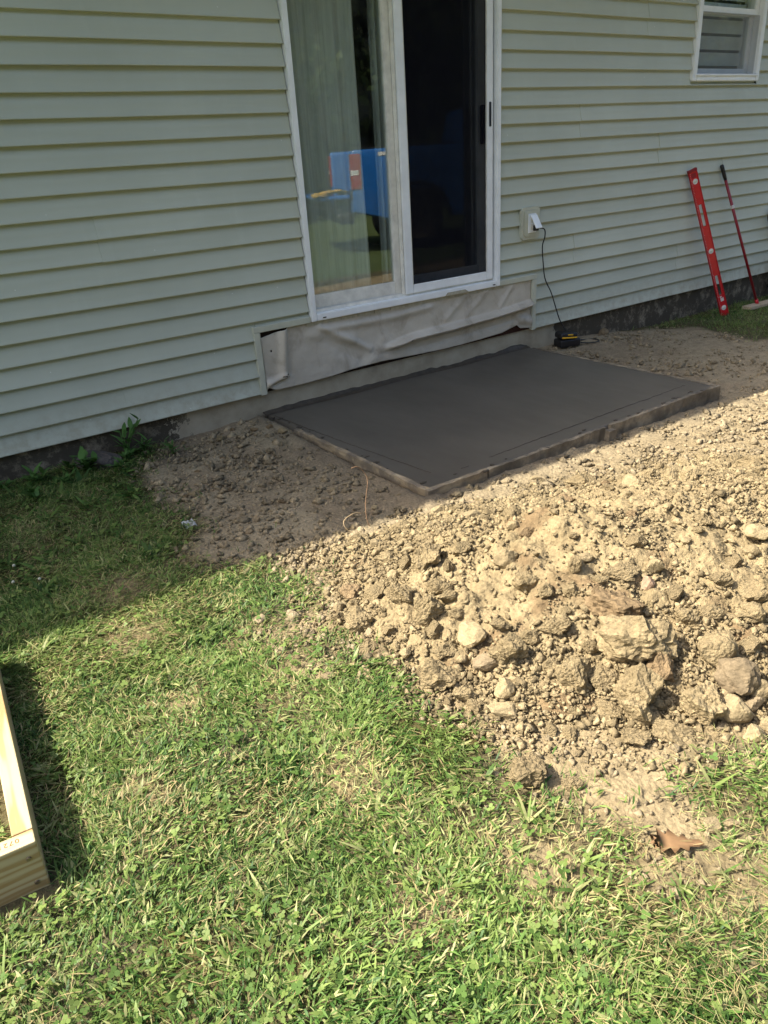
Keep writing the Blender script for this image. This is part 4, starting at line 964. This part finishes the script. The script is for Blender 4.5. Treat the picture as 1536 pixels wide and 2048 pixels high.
inv = m.inverted(); ho.matrix_parent_inverse = Matrix.Identity(4)
ho.matrix_local = inv @ (Matrix.Translation((4.455, -.25, zb + .026)) @ Matrix.Rotation(math.radians(-2), 4, 'Z'))

# black loop handle and grey body of a tool at the wall
tl = tag(empty('garden_tool', (4.95, -.10, float(ground_z(4.95, -.1)))), 'tool with black loop handle and grey body standing by the wall', 'garden tool')
bm = bmesh.new(); zz = -tl.location.z
tube(bm, spline([(-.02, .07, .30 + zz), (-.13, .055, .40 + zz), (-.20, .05, .475 + zz), (-.205, .05, .525 + zz), (-.15, .055, .545 + zz), (-.02, .06, .53 + zz), (.06, .065, .50 + zz)], 6), .014, 10); obj('loop_handle', bm, M['black'], tl)
bm = bmesh.new(); tube(bm, [(.0, .07, .32 + zz), (.06, .0, .0)], .013, 10); obj('shaft', bm, M['black'], tl)
obj('body', box(-.03, .12, -.05, .06, .06, .34, .015), simple('grey_plastic', (.42, .42, .43), .5, .4, 0, 30, .1, .1), tl)
obj('collar', box(-.055, .02, -.058, .066, .10, .115, .004), M['black'], tl)

# ================================================================== OUTLET, CHARGER
ou = tag(empty('outlet_box', (1.768, -.010, .72)), 'sage mounting block with white outdoor outlet and raised cover', 'outlet')
def oct_plate(w, h, c, y0, y1):
    bm = bmesh.new(); P = [(-w + c, -h), (w - c, -h), (w, -h + c), (w, h - c), (w - c, h), (-w + c, h), (-w, h - c), (-w, -h + c)]
    extrude_poly(bm, P, 'y', y0, y1); bmesh.ops.bevel(bm, geom=bm.edges[:], offset=.002, segments=2, affect='EDGES'); return bm
obj('mounting_block', oct_plate(.085, .103, .018, -.022, .006), M['trim'], ou); obj('mounting_rim', oct_plate(.066, .082, .012, -.030, -.0225), M['trim'], ou)
obj('receptacle', box(-.036, .036, -.036, -.0305, -.060, .062, .002), M['white'], ou)
bm = bmesh.new(); bbox(bm, -.014, .014, -.0385, -.0365, -.040, -.004); bbox(bm, -.014, .014, -.0385, -.0365, .004, .04); obj('socket_face', bm, M['white_dirty'], ou)
cv = box(-.029, .029, -.006, .0, -.098, 0, .002); co = obj('flip_cover', cv, M['white'], ou); co.location = (.004, -.040, .052); co.rotation_euler = (math.radians(-33), 0, 0)
ch = tag(empty('battery_charger', (2.085, -.115, float(ground_z(2.085, -.115)))), 'black and yellow battery charger on the ground plugged into the outlet', 'charger')
gz = ch.location.z; cx0, cy0 = ch.location.x, ch.location.y
bm = box(-.085, .085, -.055, .055, .0, .058, .014, 3); 
obj('base', bm, M['black'], ch, (0, 0, .004), (0, 0, -.25))
bm = box(-.075, .07, -.05, .05, 0, .045, .016, 3); obj('battery', bm, M['black'], ch, (-.012, .0, .064), (0, .08, -.25))
obj('yellow_stripe', box(-.070, .06, -.0535, -.049, 0, .010, .002), M['yellow'], ch, (-.012, -.0, .070), (0, .08, -.25))
obj('yellow_mark', box(-.02, .025, -.0525, -.049, 0, .007, .001), M['yellow'], ch, (-.012, 0, .092), (0, .08, -.25))
def wp(x, y, z): return (x - cx0, y - cy0, z - gz)
bm = bmesh.new()
tube(bm, spline([wp(1.79, -.062, .69), wp(1.825, -.10, .68), wp(1.85, -.085, .63), wp(1.866, -.05, .56), wp(1.897, -.034, .44), wp(1.925, -.03, .335), wp(1.98, -.04, .235), wp(2.02, -.055, .12), wp(2.06, -.06, .03), wp(2.11, -.075, -.05), wp(2.16, -.085, -.11), wp(2.24, -.10, gz + .02), wp(2.33, -.09, gz + .004), wp(2.39, -.13, gz + .002), wp(2.35, -.19, gz + .002), wp(2.25, -.18, gz + .006), wp(2.165, -.135, gz + .02)], 10), .0042, 7)
obj('cord', bm, M['black'], ch)
obj('plug', box(-.015, .015, -.028, .0, -.018, .018, .004), M['black'], ch, wp(1.786, -.0485, .69))

# ================================================================== SMALL THINGS ON THE GROUND
def lobed_leaf():
    half = [(0, 0), (.010, .012), (.030, .004), (.020, .022), (.052, .016), (.030, .042), (.058, .048), (.026, .066), (.040, .084), (.015, .090), (.012, .112), (0, .128)]
    bm = bmesh.new(); mid = []; Ls = []; Rs = []
    for i, (x, y) in enumerate(half):
        zc = .006 * math.sin(y * 40) + .004
        mid.append(bm.verts.new((0, y, zc)))
        Ls.append(bm.verts.new((-x - .0008, y + .004 * math.sin(i * 2.1), zc + .25 * x + .006 * math.sin(y * 60 + 1)))); Rs.append(bm.verts.new((x + .0008, y, zc - .15 * x)))
    for i in range(len(half) - 1):
        for S_ in (Ls, Rs): f = bm.faces.new((mid[i], mid[i + 1], S_[i + 1], S_[i])); f.smooth = True
    tube(bm, [(0, 0, .004), (.003, -.02, .002), (.0, -.035, .006)], .0012, 5)
    bmesh.ops.recalc_face_normals(bm, faces=bm.faces[:]); return bm
lf = obj('fallen_leaf', lobed_leaf(), M['oak_leaf']); tag(lf, 'curled orange brown oak leaf on the bare patch of earth', 'leaf')
lf.location = (-1.175, -3.235, float(ground_z(-1.175, -3.235)) + .018); lf.rotation_euler = (.0, -.10, math.radians(-128)); lf.scale = (.45, .86, .8); lf.modifiers.new('t', 'SOLIDIFY').thickness = .0006
bm = bmesh.new(); bmesh.ops.create_grid(bm, x_segments=5, y_segments=5, size=.028)
rs = random.Random(3)
for v in bm.verts: v.co.z += rs.uniform(0, .018); v.co.x *= .8
pl = obj('paper_scrap', bm, simple('grey_paper', (.34, .35, .33), .7, .2)); tag(pl, 'crumpled pale scrap lying at the shaded edge of the lawn', 'litter'); pl.location = (-1.30, -1.13, float(ground_z(-1.3, -1.13)) + .012); pl.modifiers.new('t', 'SOLIDIFY').thickness = .001
st = tag(empty('dry_stem', (-.73, -1.60, float(surf_z(-.73, -1.60)))), 'thin dry reddish weed stems standing at the edge of the pile', 'dry weed')
bm = bmesh.new(); tube(bm, spline([(0, 0, -.01), (-.012, .01, .04), (.0, .03, .10), (.03, .05, .19), (.0, .06, .245), (-.035, .06, .25)], 6), .0018, 5); obj('stem', bm, M['dry_stem'], st)
bm = bmesh.new(); tube(bm, spline([(.02, -.02, -.01), (-.02, -.02, .01), (-.10, .0, .02), (-.115, .02, .06), (-.06, .03, .075), (-.02, .035, .06)], 6), .0016, 5); obj('stem', bm, simple('straw_stem', (.45, .33, .18), .8, .2), st)
# weeds against the foundation
def weed(name, loc, h, nst, lab, seed, ll=(.05, .09), lw=(.018, .032)):
    rs = random.Random(seed); rgw = np.random.default_rng(seed)
    e = tag(empty(name, loc), lab, 'weed')
    for s in range(nst):
        a = rs.uniform(0, 6.28); ln = h * rs.uniform(.55, 1.0); tip = Vector((math.cos(a) * ln * .45, math.sin(a) * ln * .35 - .02, ln))
        P = [Vector((0, 0, -.005)), tip * .5 + Vector((0, 0, ln * .08)), tip]
        bm = bmesh.new(); tube(bm, spline(P, 4), .0022, 5); so_ = obj('stem', bm, M['weed'], e)
        k = rs.randint(5, 8); root = np.array([P[0].lerp(tip, t_) for t_ in np.linspace(.2, 1, k)])
        V, Q, T, C_ = blades(root, rgw.uniform(0, 6.28, k), rgw.uniform(*ll, k), rgw.uniform(*lw, k), rgw.uniform(.6, 1.3, k), rgw.uniform(.1, .8, k), np.ones((k, 3)), seg=5)
        for j in range(k):
            K = 11; vv = V[j * K:(j + 1) * K]; qq = [(2 * i_, 2 * i_ + 1, 2 * i_ + 3, 2 * i_ + 2) for i_ in range(4)]
            obj('leaf', mesh_np('leaf', vv, qq, [(8, 9, 10)], None, M['weed'], True), None, so_)
    return e
weed('tall_weed', (-1.20, -.06, -.14), .20, 4, 'tall leafy green weed against the foundation by the dark stone', 2)
weed('broad_weed', (-1.42, -.17, -.135), .10, 4, 'low broad leaved weed in front of the dark foundation stone', 3, (.06, .10), (.028, .042))
weed('small_weed', (-1.00, -.20, -.14), .09, 3, 'small weed sprouting from bare earth near the foundation', 4, (.03, .05), (.012, .02))
weed('low_weed', (-1.65, -.14, -.14), .08, 4, 'low weed in shaded grass beneath the siding hem', 5, (.05, .08), (.02, .03))
for k_, (wx, wy) in enumerate(((-1.92, -.20), (-1.80, -.10), (-1.55, -.24), (-1.48, -.07), (-1.30, -.26), (-2.05, -.32), (-1.72, -.34), (-1.22, -.13))):
    w_ = weed('ground_weed', (wx, wy, -.135), .06, 3, 'low leafy weed in the row along the foundation foot', 30 + k_, (.035, .065), (.014, .028)); w_['group'] = 'weeds along the foundation'
weed('trailing_weed', (-1.10, -.05, -.14), .08, 3, 'short weed between the tall weed and the small weed', 6, (.05, .08), (.012, .02))
# clover blossoms
rs = random.Random(8); cf = bmesh.new(); bmesh.ops.create_icosphere(cf, subdivisions=2, radius=.0055)
for v in cf.verts: v.co *= 1 + rs.uniform(-.15, .15)
cfm = bpy.data.meshes.new('blossom'); cf.to_mesh(cfm); cf.free(); cfm.materials.append(simple('clover_white', (.46, .46, .36), .8, .2, 0, 80, .2, .2))
stm = bpy.data.meshes.new('stalk'); bm = bmesh.new(); tube(bm, [(0, 0, 0), (.002, 0, .02), (0, 0, .04)], .001, 5); bm.to_mesh(stm); bm.free(); stm.materials.append(M['weed'])
for (x, y, sh) in ((-2.02, -1.12, 1), (-1.98, -1.18, 1), (-1.95, -1.05, 1), (-1.90, -1.22, 1)):
    e = tag(empty('clover_flower', (x, y, float(ground_z(x, y)))), 'white clover blossom in the shaded lawn' if sh else 'white clover blossom in the sunlit lawn', 'flower', 'clover blossoms in shade' if sh else 'clover blossoms in sun')
    obj('stalk', stm, None, e); b = obj('blossom', cfm, None, e); b.location = (0, 0, .043)

# ================================================================== BEHIND THE CAMERA (seen in the door glass)
TX, TY, TZ = 4.45, -6.0, -.17
TR = .40; _c, _s = math.cos(TR), math.sin(TR)
tk = tag(empty('pickup_truck', (TX + 2.7 * _c + .97 * _s, TY + 2.7 * _s - .97 * _c, TZ), (0, 0, TR)), 'blue pickup truck parked on the lawn mirrored in the door glass', 'truck')
def tp(x, y, z): return (x - 2.7, y + .97, z)     # x from the tail, y from the near side (0 .. -1.94), z above ground
def arch(cx, r, n=12): return [(cx + r * math.cos(math.pi * k / n), .42 + r * math.sin(math.pi * k / n)) for k in range(n, -1, -1)][::-1]
prof = [(0, .55), (0, 1.46), (1.95, 1.46), (2.05, 1.48), (2.15, 1.95), (3.35, 2.0), (4.0, 1.50), (5.2, 1.38), (5.45, 1.2), (5.45, .50)]
a1 = [(1.05 + .46 * math.cos(math.pi * k / 12), .48 + .46 * math.sin(math.pi * k / 12)) for k in range(0, 13)]
a2 = [(4.55 + .46 * math.cos(math.pi * k / 12), .48 + .46 * math.sin(math.pi * k / 12)) for k in range(0, 13)]
lower = [(5.05, .45)] + a2[1:-1] + [(4.05, .45), (1.55, .45)] + a1[1:-1] + [(.55, .48)]
full = prof + lower
def truck_shell(P, y0, y1, mat, name, bev=.03):
    bm = bmesh.new(); extrude_poly(bm, [(p_[0] - 2.7, p_[1]) for p_ in P], 'y', y0 + .97, y1 + .97)
    o = obj(name, bm, mat, tk); md = o.modifiers.new('round', 'BEVEL'); md.width = bev; md.segments = 3; md.limit_method = 'ANGLE'; return smooth(o)
cabp = [(2.02, .46), (2.02, 1.48), (2.12, 1.95), (3.35, 2.0), (4.0, 1.50), (5.2, 1.38), (5.45, 1.2), (5.45, .50), (5.05, .45)] + a2[1:-1] + [(4.05, .45)]
truck_shell(cabp, -1.94, 0, M['blue'], 'cab')
bedp = [(.0, .62), (.0, 1.40), (.04, 1.46), (1.99, 1.46), (1.99, .46), (1.55, .46)] + a1[1:-1] + [(.55, .48), (.3, .55)]
truck_shell(bedp, -.09, 0, M['blue'], 'bed_side'); truck_shell(bedp, -1.94, -1.85, M['blue'], 'bed_side')
obj('bed_floor', box(-2.68, -.71, -.87 , .87, .80, .86), M['black'], tk)
obj('rear_sill', box(-2.70, -2.64, -.87, .87, .62, .79), M['blue'], tk)
obj('bed_front', box(-.78, -.72, -.87, .87, .87, 1.44), M['blue'], tk)
obj('tailgate', box(-3.24, -2.71, -.80, .80, .80, .86, .02), M['blue'], tk)
for y in (0.0, -1.94):
    s = 1 if y == 0 else -1
    tlp = box(-2.715, -2.56, (.97 + y) - (.085 if s > 0 else -.012), (.97 + y) + (.012 if s > 0 else .085), .93, 1.40, .012); obj('tail_light', tlp, M['tail_red'], tk)
for y in (0.0, -1.94):
    s = 1 if y == 0 else -1; ya, yb = ((.97, .985) if s > 0 else (-.985, -.97)); fl = bmesh.new(); P_ = [Vector((1.05 - 2.7 + .49 * math.cos(math.pi * k / 14), (ya + yb) / 2, .48 + .49 * math.sin(math.pi * k / 14))) for k in range(15)]
    tube(fl, P_, .03, 6); obj('wheel_arch_trim', fl, M['black'], tk)
    obj('reverse_lamp', box(-2.718, -2.60, (.95 if s > 0 else -.984), (.984 if s > 0 else -.95), 1.12, 1.19, .006), M['sticker'], tk)
    obj('rail_cap', box(-2.66, -.74, (.88 if s > 0 else -.965), (.965 if s > 0 else -.88), 1.462, 1.478, .006), M['black'], tk)
obj('bumper', box(-2.92, -2.70, -.93, .93, .46, .62, .03), M['black'], tk); obj('bumper_step', box(-2.93, -2.76, .52, .90, .56, .60, .01), M['chrome'], tk)
obj('badge', box(-2.30, -1.95, .972, .976, 1.36, 1.41), M['sticker'], tk)
for (x0, x1) in ((2.25, 2.95), (3.0, 3.65)): obj('side_window', box(x0 - 2.7, x1 - 2.7, .965, .974, 1.5, 1.86, .003), M['car_glass'], tk)
for cx_ in (1.05, 4.55):
    for sy in (.80, -.80):
        bm = bmesh.new(); bmesh.ops.create_cone(bm, cap_ends=True, segments=36, radius1=.40, radius2=.40, depth=.26, matrix=Matrix.Translation((cx_ - 2.7, sy, .40)) @ Matrix.Rotation(math.pi / 2, 4, 'X')); bmesh.ops.bevel(bm, geom=[e for e in bm.edges if len(e.link_faces) == 2 and e.calc_face_angle(0) > 1], offset=.04, segments=3, affect='EDGES'); w_ = obj('wheel', bm, M['tyre'], tk)
        bm = bmesh.new(); bmesh.ops.create_cone(bm, cap_ends=True, segments=24, radius1=.24, radius2=.22, depth=.02, matrix=Matrix.Translation((cx_ - 2.7, sy + (.135 if sy > 0 else -.135), .40)) @ Matrix.Rotation(math.pi / 2, 4, 'X')); obj('rim', bm, M['chrome'], w_)
def glove(loc, rz, lab):
    bm = bmesh.new(); bbox(bm, -.05, .05, -.045, .045, 0, .035)
    for k in range(4): bbox(bm, .052, .12 - abs(k - 1.5) * .012, -.045 + k * .023, -.025 + k * .023, .005, .03)
    bbox(bm, -.02, .03, .047, .085, .005, .028); bbox(bm, -.13, -.052, -.05, .05, .0, .04)
    bmesh.ops.bevel(bm, geom=bm.edges[:], offset=.006, segments=2, affect='EDGES')
    o = obj('work_glove', bm, M['glove']); o.location = loc; o.rotation_euler = (0, -.2, rz); o.scale = (1.25, 1.25, 1.3); tag(o, lab, 'glove', 'gloves on the tailgate')
for k in range(3): glove((TX + (-.42 + .15 * k) * _c + (.20 + .13 * k) * _s, TY + (-.42 + .15 * k) * _s - (.20 + .13 * k) * _c, TZ + .88), .3 + k * 1.1, 'yellow work glove on the open truck tailgate')

# trees beyond the lawn
def tree_meshes(seed, h):
    rs = random.Random(seed); bm = bmesh.new()
    tube(bm, spline([(0, 0, -.1), (.05, .03, h * .2), (-.06, .05, h * .45), (.05, 0, h * .8)], 5), [.20 - .16 * k / 15 for k in range(16)], 9)
    limbs = []
    for k in range(11):
        z = h * rs.uniform(.18, .7); a = rs.uniform(0, 6.28); l = h * rs.uniform(.16, .30) * (1.1 - z / h * .6)
        P = [Vector((0, 0, z)), Vector((math.cos(a) * l * .5, math.sin(a) * l * .5, z + l * .3)), Vector((math.cos(a) * l, math.sin(a) * l, z + l * .45))]
        tube(bm, spline(P, 4), [.07 - .055 * j / 8 for j in range(9)], 6); limbs.append(P[2])
    tm_ = bpy.data.meshes.new('trunk'); bm.to_mesh(tm_); bm.free(); tm_.materials.append(M['bark'])
    rg = np.random.default_rng(seed); ctr = [np.array(p_) for p_ in limbs] + [np.array((rs.gauss(0, h * .15), rs.gauss(0, h * .15), h * rs.uniform(.05, .97))) for _ in range(64)]
    pos = []
    for c in ctr:
        r = h * rs.uniform(.07, .14); m_ = 150; d_ = rg.normal(size=(m_, 3)); d_ /= np.linalg.norm(d_, axis=1)[:, None]; pos.append(c + d_ * r * rg.uniform(.4, 1.05, (m_, 1)) * np.array([1, 1, .75]))
    pos = np.concatenate(pos); n = len(pos); u_ = rg.normal(size=(n, 3)); u_ /= np.linalg.norm(u_, axis=1)[:, None]; v_ = np.cross(u_, rg.normal(size=(n, 3))); v_ /= np.linalg.norm(v_, axis=1)[:, None]
    s_ = rg.uniform(.10, .19, (n, 1)); V = np.stack([pos - u_ * s_, pos + v_ * s_ * .6, pos + u_ * s_, pos - v_ * s_ * .6], 1).reshape(-1, 3); Q = np.arange(n * 4).reshape(-1, 4)
    return tm_, mesh_np('crown', V, Q, None, None, M['tree_leaf'] if seed % 2 else M['tree_leaf2'])
TM = [tree_meshes(s, h) for s, h in ((1, 9.5), (2, 8.0), (3, 10.5))]
for k, (x, y) in enumerate(((-9, -15), (-4.5, -17.5), (0, -15), (3.6, -17), (7.0, -14.6), (10, -17), (13, -14.8), (16, -17.5), (19.5, -15.2), (23, -17), (27, -15), (31, -18), (5.2, -20.5), (11.5, -20.5), (17.5, -21), (1.8, -20), (8.4, -20), (14.6, -20.4), (20.6, -20.5), (24.5, -21), (28.5, -20.5), (35, -16), (33, -21))):
    e = tag(empty('tree', (x, y, -.2), (0, 0, k * 1.7)), 'leafy green tree beyond the lawn mirrored in the door glass', 'tree', 'trees beyond the lawn'); a, b = TM[k % 3]
    obj('trunk', a, None, e); obj('crown', b, None, e)
